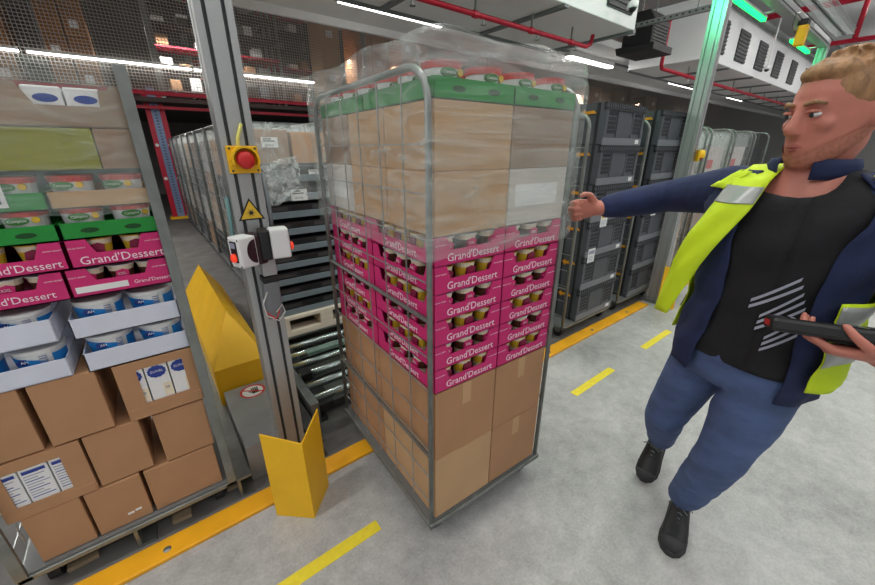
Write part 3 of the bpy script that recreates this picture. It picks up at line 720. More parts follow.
# trays
def tray(name, label, loc, w, d, h, mat, inmat, low, group, rotz=0, cut=.05, text_=None, holes=False, sidecut=False, tsize=.036, tx=.01):
    t = thing(name, label, 'tray', loc, rotz, group); th = .0035
    MB().box(0, w, 0, d, 0, th).build('bottom', inmat, t)
    def wall(L):
        s = cut * .35
        if low >= h: return [(0, 0), (L, 0), (L, h), (0, h)]
        return [(0, 0), (L, 0), (L, h), (L - cut, h), (L - cut - s, low), (cut + s, low), (cut, h), (0, h)]
    f = MB().prism(wall(w), 'y', 0, th).build('front_panel', mat, t)
    MB().prism([(0, 0), (w, 0), (w, h), (0, h)], 'y', d - th, d).build('back_panel', mat, t)
    for x in (0, w - th):
        pl = [(a, z) for a, z in (wall(d) if sidecut else [(0, 0), (d, 0), (d, h), (0, h)])]
        MB().prism(pl, 'x', x, x + th).build('side_panel', mat, t)
    if text_:
        text('lettering', text_, tsize, LETTER, t, (w / 2 + tx, -.0012, low * .48), ext=.0004)
        for sx in (cut * .5, w - cut * .5): text('small_print', 'GRAND DESSERT', .0055, LETTER, t, (sx, -.001, h * .72), ext=.0002)
        if sidecut: text('lettering', text_, tsize, LETTER, t, (-.0012, d / 2, low * .48), (R(90), 0, R(-90)), ext=.0004)
    if holes:
        for sx in (w * .28, w * .72):
            MB().prism([(sx + .016 * math.cos(a * math.pi / 8) * (1.4), h * .5 + .008 * math.sin(a * math.pi / 8)) for a in range(16)], 'y', -.0008, .0).build('hand_hole', inmat, t)
    return t
def cup_proto(name, label, cat, r0, r1, h, cols, group, loc):
    t = thing(name, label, cat, loc, 0, group)
    MB().lathe([(r0, 0), (r0 + (r1 - r0) * .35, h * .35), (r0 + (r1 - r0) * .75, h * .75), (r1, h * .96), (r1 + .003, h * .96), (r1 + .003, h), (r1 - .002, h + .001)], n=20, mis=[0, 1, 2, 3, 3, 3, 3]).build('pot', cols, t, smooth=False)
    return t
PT = {}
def dessert(label, loc, kind=0, rot=0):
    k = 'd%d' % kind
    if k in PT: return dup(PT[k], loc, rot, label, 'dessert cups in pink trays')
    t = cup_proto('dessert_cup', label, 'cup', .026, .036, .079, [CREAM, YELP if kind == 0 else CHOC, CREAM, PAPER if kind else GOLD], 'dessert cups in pink trays', loc); t.rotation_euler = (0, 0, rot)
    PT[k] = t
    MB().prism([(-.018, .038), (.016, .034), (.02, .058), (.004, .066), (-.014, .060)], 'y', -.0365, -.029).build('label_patch', CHERRY if kind == 0 else PINK, t)
    if kind: text('small_print', 'XXL', .012, PAPER, t, (0, -.0372, .050), ext=.0003)
    return t
def yoghurt(label, loc, rot=0):
    if 'y' in PT: return dup(PT['y'], loc, rot, label, 'white yoghurt tubs in green trays')
    t = cup_proto('yoghurt_tub', label, 'tub', .044, .052, .087, [PAPER, PAPER, PAPER, REDP], 'white yoghurt tubs in green trays', loc); t.rotation_euler = (0, 0, rot)
    PT['y'] = t
    MB().lathe([(.0522, .070), (.0537, .083)], n=20).build('red_band', REDP, t)
    MB().prism([(-.012 + .025 * math.cos(a * math.pi / 8), .060 + .011 * math.sin(a * math.pi / 8)) for a in range(16)], 'y', -.0535, -.045).build('oval_badge', GREENP, t)
    text('small_print', 'Campina', .011, PAPER, t, (-.012, -.0542, .060), ext=.0003)
    MB().prism([(.026 + .009 * math.cos(a * math.pi / 6), .061 + .009 * math.sin(a * math.pi / 6)) for a in range(12)], 'y', -.051, -.04).build('round_badge', YELP, t)
    return t
def tub(label, loc, rot=0):
    if 't' in PT: return dup(PT['t'], loc, rot, label, 'blue and white tubs in white trays')
    t = thing('dairy_tub', label, 'tub', loc, rot, 'blue and white tubs in white trays'); PT['t'] = t
    MB().lathe([(.055, 0), (.0585, .03), (.0635, .085), (.066, .088), (.066, .098), (.062, .1)], n=28, mis=[0, 0, 0, 0, 0]).build('pot', WHITEP, t)
    # curved blue print on the front left
    b = MB(); n = 12
    for i in range(n):
        a0 = R(-175 + 112 * i / n); a1 = R(-175 + 112 * (i + 1) / n)
        zt0, zt1 = .083 - .022 * (i / n) ** 2, .083 - .022 * ((i + 1) / n) ** 2
        rr = lambda z: .0555 + .0085 * z / .085 + .001
        b.add([(rr(.008) * math.cos(a0), rr(.008) * math.sin(a0), .008), (rr(.008) * math.cos(a1), rr(.008) * math.sin(a1), .008), (rr(zt1) * math.cos(a1), rr(zt1) * math.sin(a1), zt1), (rr(zt0) * math.cos(a0), rr(zt0) * math.sin(a0), zt0)], [(0, 1, 2, 3)])
    b.build('blue_band', BLUEP, t)
    b = MB()
    for i in range(5):
        a0 = R(-50 + 50 * i / 5); a1 = R(-50 + 50 * (i + 1) / 5); r_ = .062
        b.add([(r_ * math.cos(a0), r_ * math.sin(a0), .012), (r_ * math.cos(a1), r_ * math.sin(a1), .012), (r_ * 1.03 * math.cos(a1), r_ * 1.03 * math.sin(a1), .078), (r_ * 1.03 * math.cos(a0), r_ * 1.03 * math.sin(a0), .078)], [(0, 1, 2, 3)])
    b.build('blue_edge', BLUEP, t)
    MB().prism([(-.024 + .018 * math.cos(a * math.pi / 8), .066 + .010 * math.sin(a * math.pi / 8)) for a in range(16)], 'y', -.0605, -.05).build('oval_badge', DBLUE, t)
    text('lettering', 'AH', .013, PAPER, t, (-.022, -.0612, .066), ext=.0003)
    for k in range(5): MB().box(.012, .03, -.0625, -.055, .045 + k * .008, .048 + k * .008).build('print_line', INKL, t)
    return t
GW = 'white cardboard trays in the left cage'
tray('card_tray', 'lower right white cardboard tray of blue tubs', (-.277, YF, .800), .290, .36, .068, WHITEC, WHITEC, .068, GW)
tray('card_tray', 'upper right white cardboard tray of blue tubs', (-.280, YF - .002, .925), .290, .36, .068, WHITEC, WHITEC, .068, GW)
tray('card_tray', 'lower left white cardboard tray of blue tubs', (-.604, YF + .004, .808), .290, .36, .064, WHITEC, WHITEC, .064, GW, R(-1.5))
tray('card_tray', 'upper left white cardboard tray of blue tubs', (-.604, YF, .935), .290, .36, .076, WHITEC, WHITEC, .076, GW, R(-1))
for lv, z in (('lower', .806), ('upper', .931)):
    for sd, x0 in (('right', -.277), ('left', -.597)):
        for k in range(2):
            tub('blue and white dairy tub, %s in the %s %s white tray' % (('left', 'right')[k], lv, sd), (x0 + .073 + k * .144, YF + .076, z + .007), R(4 - 12 * k))
GP = 'pink dessert trays in the left cage'
tray('dessert_tray', 'lower pink dessert tray at right with white strip, left cage', (-.247, YF - .002, 1.062), .26, .36, .09, PINK, PINKIN, .048, GP, text_="Grand'Dessert", tsize=.017, tx=.078)
tray('dessert_tray', 'lower pink dessert tray at left, left cage', (-.51, YF - .002, 1.062), .26, .36, .09, PINK, PINKIN, .048, GP, text_="Grand'Dessert", tsize=.03)
tray('dessert_tray', 'upper pink dessert tray at right, left cage', (-.224, YF - .004, 1.156), .238, .36, .086, PINK, PINKIN, .042, GP, text_="Grand'Dessert", tsize=.036)
tray('dessert_tray', 'upper pink dessert tray at left, left cage', (-.466, YF - .004, 1.156), .238, .36, .086, PINK, PINKIN, .042, GP, text_="Grand'Dessert", tsize=.032)
tag(MB().box(-.235, -.105, -.0008, 0, 0, .02).build('price_strip', PAPER, None, (0, YF - .0024, 1.075)), 'white label strip on the lower pink tray', 'label')
for r_, z, x0, kind in (('lower', 1.066, -.245, 1), ('lower', 1.066, -.51, 1), ('upper', 1.16, -.224, 0), ('upper', 1.16, -.466, 0)):
    for k in range(3 if kind else 2):
        xx = x0 + (.052 + k * .078 if kind else .075 + k * .092)
        dessert('%s cup, number %s from the left, in the %s %s pink tray' % ('chocolate' if kind else 'cherry', ('one', 'two', 'three')[k], r_, 'right' if x0 > -.3 else 'left'), (xx, YF + .048, z), kind, R(-8 + 9 * k))
GG = 'green trays of yoghurt tubs'
tray('yoghurt_tray', 'green cardboard tray right of centre in the left cage', (-.222, YF, 1.244), .240, .36, .05, GREEN, GREENIN, .05, GG, holes=True)
tray('yoghurt_tray', 'green cardboard tray at the left edge of the left cage', (-.466, YF, 1.244), .240, .36, .05, GREEN, GREENIN, .05, GG, holes=True)
for k, x in enumerate((-.40, -.29, -.165, -.045)): yoghurt('red and white yoghurt tub in the green tray, %s from the left' % ORD[k], (x, YF + .06, 1.25), R(-6 + 7 * k))
tray('yoghurt_tray', 'brown cardboard tray of tubs under film in the left cage', (-.222, YF + .002, 1.336), .240, .36, .05, CARD2, CARDIN, .05, GG)
tray('yoghurt_tray', 'green cardboard tray under film beside the paper sheet', (-.466, YF + .002, 1.336), .240, .36, .05, GREEN, GREENIN, .05, GG)
for k, x in enumerate((-.40, -.29, -.165, -.045)): yoghurt('film covered yoghurt tub in the upper tray, %s from the left' % ORD[k], (x, YF + .06, 1.342), R(5 - 6 * k))
carton_box('cardboard_box', 'olive yellow card box under film near the cage top', (-.46, YF + .002, 1.446), .38, .36, .112, OLIVE, 'film wrapped boxes at the top of the left cage')
carton_box('cardboard_box', 'dull brown box end right of the olive box under film', (-.078, YF + .002, 1.446), .09, .36, .112, CARD3, 'film wrapped boxes at the top of the left cage')
tb = thing('open_carton', 'open brown carton holding white packs at the top of the left cage', 'box', (-.47, YF + .002, 1.562))
MB().prism([(0, 0), (.482, 0), (.482, .112), (.462, .112), (.452, .1), (.432, .1), (.427, .055), (.29, .055), (.265, .108), (0, .115)], 'y', 0, .004).build('front_panel', CARD3, tb)
MB().box(0, .482, .356, .36, 0, .11).build('back_panel', CARD3, tb)
for x in (0, .478): MB().box(x, x + .004, .004, .356, 0, .11).build('side_panel', CARD3, tb)
MB().box(0, .482, 0, .36, -.001, .002).build('bottom', CARD3, tb)
for k, x in enumerate((-.158, -.074)):
    t = thing('white_pack', 'white pack with blue oval, %s in the open top carton' % ('left' if k == 0 else 'right'), 'pack', (x, YF + .012, 1.565), 0, 'white packs in the open carton')
    MB().box(-.04, .04, 0, .2, 0, .1).build('body', PAPER, t, bevel=.004)
    MB().prism([(.004 + .026 * math.cos(a * math.pi / 8), .070 + .011 * math.sin(a * math.pi / 8)) for a in range(16)], 'y', -.001, 0).build('blue_oval', INKB, t)
# film over top of left cage: sheet in front plus wrap round the side
def film_sheet(name, label, x0, x1, z0, z1, y, mat, nx=24, nz=16, amp=.005, wrapd=.3):
    b = MB(); rnd = random.Random(3); vs = []; fs = []
    cols = [(x0 - .004, y + wrapd), ] + [(x0 + (x1 - x0) * i / nx, y) for i in range(nx + 1)] + [(x1 + .004, y + wrapd)]
    for k in range(nz + 1):
        for i, (xx, yy) in enumerate(cols):
            vs.append((xx, yy - amp * rnd.random() * (1 if 0 < i < len(cols) - 1 else 0), z0 + (z1 - z0) * k / nz + (.006 * math.sin(i * .9) if k in (0, nz) else 0)))
    n = len(cols)
    for k in range(nz):
        for i in range(n - 1): fs.append((k * n + i, k * n + i + 1, (k + 1) * n + i + 1, (k + 1) * n + i))
    b.add(vs, fs); return tag(b.build(name, mat, smooth=True), label, 'film')
FILM5 = film_mat('stretch_film_clear', .15, col=(205, 222, 216), bs=9, stretch=(.5, 1, 2.2))
FILM6 = film_mat('stretch_film_white', .34, bs=12, stretch=(1, 1, .5))
film_sheet('stretch_film', 'clear stretch film over the upper part of the left cage', -.61, .014, 1.315, 1.735, YF - .012, FILM5)
t = thing('paper_sheet', 'white delivery sheet behind the film at the left edge', 'sheet', (-.345, YF - .004, 1.395), 0)
MB().box(-.1, .043, -.001, 0, -.045, .05).build('paper', PAPER, t)
text('number', '23', .026, INK, t, (.022, -.0016, -.028), ext=.0003)
for k in range(4): MB().box(-.09, .02, -.0015, -.001, .0 + k * .012, .002 + k * .012).build('print_line', INKL, t)

# ================================================================== TROLLEY (centre)
TR = R(-2.5); TW, TD = .64, .88
def tw(x, y, z): # trolley local (front-left corner origin) to world
    c, s = math.cos(TR), math.sin(TR); return (.60 + c * x - s * y, .81 + s * x + c * y, z)
TUBER = .0095
cage('roll cage at the centre stacked high and pulled by the man', tw(TW / 2, TD / 2, 0), TR, TW, TD, 1.70, group='roll cages'); TUBER = .0125
GT = 'boxes on the centre trolley'
inx = .03; iw = TW - .06; idp = TD - .04; y0 = .015
names = [['bottom left', 'bottom right'], ['second row left', 'second row right']]
for r_ in range(2):
    for cx in range(2):
        for cy in range(2):
            carton_box('cardboard_box', 'large brown box on the trolley, %s, %s' % (names[r_][cx], ('front', 'rear')[cy]), tw(inx + cx * iw / 2 + .002, y0 + cy * idp / 2, .124 + r_ * .297), iw / 2 - .004, idp / 2 - .004, .294, CARD if (cx + cy + r_) % 3 else CARD2, GT, TR, tape=(cy == 0))
z = .721; LH = .0905
for lv in range(6):
    for cx in range(2):
        for cy in range(2):
            nm = 'pink dessert tray on the trolley, %s layer, %s %s' % (['lowest', 'second', 'third', 'fourth', 'fifth', 'top'][lv], ('front', 'rear')[cy], ('left', 'right')[cx])
            key = 'ptray'
            loc = tw(inx + cx * iw / 2 + .002, y0 + cy * idp / 2, z + lv * LH)
            if key not in PT: PT[key] = tray('dessert_tray', nm, loc, iw / 2 - .004, idp / 2 - .004, LH - .002, PINK, PINKIN, .046, 'pink dessert trays on the trolley', TR, cut=.045, text_="Grand'Dessert", sidecut=True, tsize=.036)
            else: dup(PT[key], loc, TR, nm, 'pink dessert trays on the trolley')
            L = ['lowest', 'second', 'third', 'fourth', 'fifth', 'top'][lv]
            if cy == 0:
                for k in range(3):
                    dessert('dessert cup in the trolley\'s %s pink layer, front %s tray, %s along the front' % (L, ('left', 'right')[cx], ORD[k]), tw(inx + cx * iw / 2 + .06 + k * .092, y0 + .045, z + lv * LH + .0045), lv % 2, TR)
            if cx == 0:
                for k in range(3):
                    dessert('dessert cup in the trolley\'s %s pink layer, %s left tray, %s along the left side' % (L, ('front', 'rear')[cy], ORD[k]), tw(inx + .046, y0 + cy * idp / 2 + .14 + k * .095, z + lv * LH + .0045), (lv + 1) % 2, TR + R(-90))
z1 = z + 6 * LH + .001
PALE = M('pale_print_box', (206, 200, 194), .55, noise=.05)
lay = [(0, 0, PALE, 'pale printed box at the trolley\'s lower upper-row, front left'), (1, 0, PALE, 'pale printed box above the pink trays, front right'), (0, 1, CARD2, 'tan box above the pink trays, middle left'), (1, 1, CARD, 'brown box above the pink trays, middle right'), (0, 2, PALE, 'pale box above the pink trays, rear left'), (1, 2, CARD, 'brown box above the pink trays, rear right')]
lay[0] = (0, 0, CARD2, 'tan box directly above the pink trays, front left')
for cx, cy, m, lb in lay:
    o = carton_box('cardboard_box', lb, tw(inx + cx * iw / 2 + .002, y0 + cy * idp / 3, z1), iw / 2 - .004, idp / 3 - .004, .178, m, GT, TR)
    if m is PALE:
        MB().box(.03, iw / 2 - .05, -.001, 0, .06, .13).build('printed_label', PAPER, o); MB().box(-.001, 0, .04, idp / 3 - .06, .05, .12).build('printed_label', PAPER, o)
for cx, cy, m, lb in [(0, 0, CARD2, 'tan box below the green trays, front left corner of the trolley'), (1, 0, CARD3, 'dull brown box below the green trays, front right corner'), (0, 1, CARD2, 'tan box below the green trays, middle left'), (1, 1, CARD3, 'dull brown box below the green trays, middle right'), (0, 2, CARD3, 'dull brown box below the green trays, rear left'), (1, 2, CARD2, 'tan box below the green trays, rear right')]:
    carton_box('cardboard_box', lb, tw(inx + cx * iw / 2 + .002, y0 + cy * idp / 3, z1 + .180), iw / 2 - .004, idp / 3 - .004, .176, m, GT, TR)
z2 = z1 + .359
for cx in range(2):
    for cy in range(2):
        nm = 'green tray on top of the trolley, %s %s' % (('front', 'rear')[cy], ('left', 'right')[cx])
        tray('yoghurt_tray', nm, tw(inx + cx * iw / 2 + .002, y0 + cy * idp / 2, z2), iw / 2 - .004, idp / 2 - .004, .05, GREEN, GREENIN, .05, 'green trays on top of the trolley', TR, holes=True)
        for i in range(2):
            for k in range(3):
                if cx == 0 or i == 1 or cy == 0:
                    yoghurt('yoghurt tub on the trolley top in the %s %s green tray, %s of six' % (('front', 'rear')[cy], ('left', 'right')[cx], ORD[i * 3 + k]), tw(inx + cx * iw / 2 + .075 + i * .15, y0 + cy * idp / 2 + .07 + k * .135, z2 + .0045), TR)
# film around trolley: closed loop of slightly crumpled clear film with a cap
b = MB(); rnd = random.Random(5); ring = []; n = 18
per = [(.002 + (TW - .004) * i / n, -.012) for i in range(n)] + [(TW + .012, .0 + TD * i / n) for i in range(n)] + [(TW - TW * i / n, TD + .012) for i in range(n)] + [(-.012, TD - TD * i / n) for i in range(n)]
rows = 20; zz0, zz1 = 1.20, 1.775; N = len(per); vs = []; fs = []
for k in range(rows + 1):
    for i, (x, y) in enumerate(per):
        sh = .004 * rnd.random() + (.0 if k < rows - 3 else -.012 * (k - rows + 3))
        cx, cy = x - TW / 2, y - TD / 2; f = 1 + sh
        vs.append((cx * f + TW / 2, cy * f + TD / 2, zz0 + (zz1 - zz0) * k / rows + (.008 * math.sin(i * .7) if k in (0, rows) else 0)))
for k in range(rows):
    for i in range(N): fs.append((k * N + i, k * N + (i + 1) % N, (k + 1) * N + (i + 1) % N, (k + 1) * N + i))
vs.append((TW / 2, TD / 2, zz1 + .012))
for i in range(N): fs.append((rows * N + i, rows * N + (i + 1) % N, len(vs) - 1))
b.add(vs, fs)
tag(b.build('stretch_film', FILM4, None, tw(0, 0, 0)[:2] + (0,), TR, smooth=True), 'clear stretch film wrapped round the top of the centre trolley', 'film')

# ================================================================== TRAY STACK (lane B front)
t = thing('white_pallet', 'pale wooden pallet under the grey tray stack', 'pallet', (.92, 2.92, 0))
for k in range(4): MB().box(-.36, .36, -.34 + k * .2, -.22 + k * .2, .33, .355).build('board', WOODW, t, bevel=.002)
for sx in (-.33, 0, .33): MB().box(sx - .05, sx + .05, -.34, .38, .24, .33).build('bearer', WOODW, t, bevel=.002)
for k in range(2): MB().box(-.36, .36, -.34 + k * .6, -.22 + k * .6, .2, .24).build('skid', WOODW, t, bevel=.002)
t = thing('lane_table', 'steel lane table carrying the pale pallet', 'table', (.92, 2.98, 0))
MB().box(-.40, .40, -.36, .46, .16, .2).build('top', STEEL, t, bevel=.004)
for sx in (-.36, .36):
    for sy in (-.32, .42): MB().box(sx - .03, sx + .03, sy - .03, sy + .03, 0, .16).build('leg', DARKST, t)
TP = None
for k in range(9):
    zz = .356 + k * .118
    lb = 'blue grey plastic tray with dark goods, %s from the bottom of the tray stack' % ORD[k]
    if TP is None:
        TP = thing('stacking_tray', lb, 'tray', (.92, 2.92, zz), 0, 'stacked blue grey trays')
        MB().box(-.33, .33, -.30, .30, 0, .006).build('bottom', TRAYG, TP)
        MB().box(-.33, .33, -.306, -.30, 0, .045).build('front_lip', TRAYG, TP, bevel=.003)
        for sx in (-1, 1): MB().box(sx * .33 - .004, sx * .33 + .004, -.3, .3, 0, .112).build('side_wall', TRAYD, TP)
        MB().box(-.33, .33, .296, .3, 0, .1).build('back_wall', TRAYD, TP)
        MB().box(-.31, .31, -.28, .28, .008, .085).build('dark_goods', TRAYD, TP)
        for q in range(4): MB().box(-.29 + q * .15, -.16 + q * .15, -.283, -.28, .05, .075).build('goods_front', BLACKP if q % 2 else DARKST, TP)
        MB().box(.20, .26, -.3075, -.306, .012, .035).build('tag', PAPER, TP)
        for sx in (-.33, .33): MB().box(sx - .012, sx + .012, -.306, -.29, 0, .116).build('corner_post', TRAYG, TP)
    else: dup(TP, (.92, 2.92, zz), 0, lb)
for i, (x, z, w_, h_) in enumerate(((.70, 1.545, .10, .06), (.84, 1.215, .11, .075), (.96, 1.36, .07, .03))):
    t = thing('label_card', ['white shipping label on the brown box above the trays', 'white shipping label low on the tray stack', 'small white label on the tray stack'][i], 'label', (x, 2.6115, z), 0, 'white labels on the tray stack')
    MB().box(-w_ / 2, w_ / 2, -.001, 0, -h_ / 2, h_ / 2).build('card', PAPER, t)
    for k in range(2): MB().box(-w_ * .42, w_ * .1 + k * .02, -.0015, -.001, h_ * (.28 - .2 * k), h_ * (.38 - .2 * k)).build('print_line', INK, t)
    for k in range(7): MB().box(-w_ * .3 + k * w_ * .08, -w_ * .3 + k * w_ * .08 + w_ * .03, -.0015, -.001, -h_ * .38, -h_ * .18).build('bar_mark', INK, t)
GL = 'boxes on the tray stack'
carton_box('cardboard_box', 'brown box on top of the grey tray stack, left', (.60, 2.63, 1.42), .22, .3, .2, CARD3, GL)
carton_box('cardboard_box', 'brown box on top of the grey tray stack, right', (.84, 2.63, 1.42), .26, .3, .19, CARD, GL)
# loose film on stack
b = MB(); rnd = random.Random(9); vs = []; fs = []; n = 14
for k in range(n + 1):
    for i in range(n + 1):
        u, v = i / n, k / n
        x = .62 + .22 * u * (1 - .75 * max(0, .35 - v) / .35); zz = 1.16 + .26 * v
        vs.append((x + .015 * rnd.random(), 2.585 - .02 * rnd.random() - .02 * math.sin(u * 9), zz + .05 * u * v))
for k in range(n):
    for i in range(n): fs.append((k * (n + 1) + i, k * (n + 1) + i + 1, (k + 1) * (n + 1) + i + 1, (k + 1) * (n + 1) + i))
b.add(vs, fs); tag(b.build('loose_film', FILM3, smooth=True), 'loose crumpled clear film hanging beside the emergency stop', 'film')
def wrap(label, loc, w, d, z0, z1, mat=None, group=None, rotz=0, bulge=.012):
    b = MB(); rnd = random.Random(hash(label) % 1000 if False else len(label)); n = 8; rows = 10; vs = []; fs = []
    per = [(-w / 2 + w * i / n, -d / 2) for i in range(n)] + [(w / 2, -d / 2 + d * i / n) for i in range(n)] + [(w / 2 - w * i / n, d / 2) for i in range(n)] + [(-w / 2, d / 2 - d * i / n) for i in range(n)]
    N = len(per)
    for k in range(rows + 1):
        for x, y in per:
            f = 1 + bulge * rnd.random(); vs.append((x * f, y * f, z0 + (z1 - z0) * k / rows))
    for k in range(rows):
        for i in range(N): fs.append((k * N + i, k * N + (i + 1) % N, (k + 1) * N + (i + 1) % N, (k + 1) * N + i))
    b.add(vs, fs); return tag(b.build('stretch_film', mat or FILM2, None, loc, rotz, smooth=True), label, 'film', group)
wrap('cloudy film wrapped round the top of the grey tray stack', (.92, 2.92, 0), .70, .66, 1.18, 1.66)

# ================================================================== ROW OF CAGES IN LANE B
GR = 'roll cages queued behind the tray stack'
for i in range(8):
    yy = 3.86 + i * .86
    cage('film wrapped roll cage queued in the lane, %s behind the tray stack' % ORD[i], (1.02, yy, 0), 0, .68, .80, 1.72, group=GR)
    if i < 7:
        for k in range(4):
            m = [CARD, PALE, CRATE, CARD3, TRAYD, CARD2][(i * 2 + k) % 6]
            carton_box('cardboard_box' if m not in (CRATE, TRAYD) else 'goods_box', '%s goods box in the %s queued cage, %s from the bottom' % ({CARD: 'brown', PALE: 'pale', CRATE: 'grey', CARD3: 'dull brown', TRAYD: 'black', CARD2: 'tan'}[m], ORD[i], ORD[k]), (1.02 - .30, yy - .37, .124 + k * .37), .60, .74, .365, m, 'goods in the queued cages')
    wrap('stretch film round the %s queued cage' % ORD[i], (1.02, yy, 0), .63, .77, .5, 1.70, FILM6, 'film on the queued cages')

# ================================================================== DARK CRATE CAGES
CP = None
def crate(label, loc):
    global CP
    if CP is not None: return dup(CP, loc, 0, label, 'dark grey folding crates')
    t = thing('folding_crate', label, 'crate', loc, 0, 'dark grey folding crates'); CP = t
    w, d, h = .58, .40, .281; th = .012
    MB().box(0, w, 0, d, 0, .008).build('bottom', CRATED, t)
    f = MB().box(0, w, .004, .004 + th, 0, h - .03).build('front_wall', CRATE, t)
    for x0, x1 in ((.0, .035), (.17, .19), (.39, .41), (w - .035, w)): MB().box(x0, x1, -.004, .006, .055, h - .05).build('rib', CRATE, f, bevel=.002)
    for x0, x1 in ((.045, .16), (.42, .535)):
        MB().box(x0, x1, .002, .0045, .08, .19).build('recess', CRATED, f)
        for k in range(3): MB().box(x0, x1, .0, .0045, .105 + k * .028, .109 + k * .028).build('slat', CRATE, f)
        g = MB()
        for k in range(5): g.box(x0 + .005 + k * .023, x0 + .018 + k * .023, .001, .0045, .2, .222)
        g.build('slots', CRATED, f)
    MB().box(.0, w, -.005, .006, 0, .05).build('lower_band', CRATEL, f, bevel=.002)
    MB().box(.19, .39, .0, .0045, .075, .2).build('centre_panel', CRATE, f)
    MB().box(w - .10, w - .045, -.0065, -.005, .012, .042).build('label_card', PAPER, f)
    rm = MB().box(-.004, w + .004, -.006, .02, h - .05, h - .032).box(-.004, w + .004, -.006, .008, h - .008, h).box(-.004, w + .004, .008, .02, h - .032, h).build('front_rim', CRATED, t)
    g = MB(); k = 0
    while k * .032 < w: g.box(k * .032, k * .032 + .016, -.006, .008, h - .032, h - .008); k += 1
    g.build('rim_teeth', CRATE, rm)
    for x in (0, w - th):
        s = MB().box(x, x + th, .016, d, 0, h).build('side_wall', CRATE, t)
        if x == 0:
            for y in (.05, .19, .33): MB().box(-.005, 0, y, y + .02, 0, h).build('rib', CRATED, s)
            MB().prism([(.07, h - .07), (.16, h - .075), (.16, h - .09), (.19, h - .062), (.165, h - .04), (.16, h - .055), (.09, h - .05)], 'x', -.012, -.004).build('orange_latch', ORANGE, s)
    MB().box(th, w - th, d - th, d, 0, h).build('back_wall', CRATE, t)
    return t
for ci, (x0, nm) in enumerate(((2.50, 'near'), (3.40, 'far'))):
    cage('roll cage of dark crates %s' % ('right behind the trolley' if ci == 0 else 'next to the green lit post'), (x0 + .39, 1.93, 0), 0, .78, .84, 1.73, group='roll cages')
    for k in range(6):
        for rw in range(2):
            crate('dark grey folding crate in the %s crate cage, %s from the floor, %s' % (nm, ORD[k], ('front row', 'back row')[rw]), (x0 + .185, 1.515 + rw * .41, .124 + k * .2818))
    for k, (z_, x_) in enumerate(((.92, .33), (.64, .22))):
        if ci == 0 or k == 0:
            t = thing('paper_label', 'white paper slip on the %s crate cage, %s' % (nm, ('upper', 'lower')[k]), 'label', (x0 + x_, 1.508, z_), 0, 'paper slips on the crates')
            MB().box(0, .10, -.001, 0, 0, .115).build('paper', PAPER, t); MB().box(.01, .09, -.0015, -.001, .07, .1).build('print_block', YELP if k == 0 else INKL, t)
            for q in range(4): MB().box(.01, .08, -.0015, -.001, .012 + q * .012, .016 + q * .012).build('print_line', INKL, t)

# ================================================================== CAGES BEYOND THE GREEN POST
for i, (x0, lab) in enumerate(((4.75, 'first'), (5.60, 'second'), (6.45, 'third'), (7.30, 'fourth'))):
    cage('roll cage beyond the green lit post, %s of four' % lab, (x0, 2.05, 0), 0, .72, .84, 1.74, group='roll cages')
    for k in range(4):
        m = [PALE, CARD2, PALE, PALE, CARD3, PAPER, PALE, CARD, PAPER][(i * 3 + k) % 9] if i < 3 else CRATED
        o = carton_box('cardboard_box', 'goods box in the %s cage past the green post, %s from the bottom' % (lab, ORD[k]), (x0 - .30, 1.68, .124 + k * .355), .60, .72, .35, m, 'goods past the green post')
        if m in (PALE, PAPER, CARD2) : MB().box(.1, .3, -.002, 0, .1, .2).build('printed_label', [REDP, BLUEP, PAPER][k % 3], o); 
        MB().box(-.002, 0, .15, .4, .1, .22).build('printed_label', [PAPER, REDP, GREENP][(k + i) % 3], o)
    if i < 3: wrap('cloudy stretch film round the %s cage past the green post' % lab, (x0, 2.05, 0), .66, .79, .5, 1.70, FILM2, 'film on the cages past the green post')

# ================================================================== PERSON
def remesh(mb, name, mats, voxel, smooth=4, parent=None, smat=None):
    me = mb.mesh(name + '_raw', mats); o = bpy.data.objects.new(name + '_raw', me); COL.objects.link(o)
    r = o.modifiers.new('r', 'REMESH'); r.mode = 'VOXEL'; r.voxel_size = voxel
    s = o.modifiers.new('s', 'SMOOTH'); s.factor = .5; s.iterations = smooth
    bpy.context.view_layer.update()
    m2 = bpy.data.meshes.new_from_object(o.evaluated_get(bpy.context.evaluated_depsgraph_get()))
    bpy.data.objects.remove(o, do_unlink=True); m2.name = name; m2.materials.clear()
    for m in (mats if isinstance(mats, (list, tuple)) else [mats]): m2.materials.append(m)
    m2.polygons.foreach_set('use_smooth', [True] * len(m2.polygons))
    return link(name, m2, parent)
def limb(mb, pts, rs, n=14, flat=False):
    """tapered limb with rounded ends and smoothly interpolated radii"""
    pts = [Vector(p) for p in pts]; P = []; Q = []
    d0 = (pts[0] - pts[1]).normalized(); d1 = (pts[-1] - pts[-2]).normalized()
    for a in (.95, .75, .4): P.append(pts[0] + d0 * rs[0] * a); Q.append(rs[0] * math.sqrt(1 - a * a))
    for i in range(len(pts) - 1):
        for k in range(4):
            t = k / 4; P.append(pts[i].lerp(pts[i + 1], t)); Q.append(rs[i] + (rs[i + 1] - rs[i]) * t)
    P.append(pts[-1]); Q.append(rs[-1])
    for a in (() if flat else (.4, .75, .95)): P.append(pts[-1] + d1 * rs[-1] * a); Q.append(rs[-1] * math.sqrt(1 - a * a))
    mb.tube(P, Q, n)
PER = thing('person', 'man in yellow vest, navy jacket and jeans striding and pulling the trolley', 'person', (1.46, .28, 0))
PO = Vector((1.46, .28, 0))
class PMB(MB):
    def mesh(s, name, mats, smooth=False):
        s.v = [(x - PO.x, y - PO.y, z - PO.z) for x, y, z in s.v]; return super().mesh(name, mats, smooth)
fd = Vector((-.965, .262, 0)).normalized(); rd = Vector((.262, .965, 0)).normalized(); UP = V(0, 0, 1)
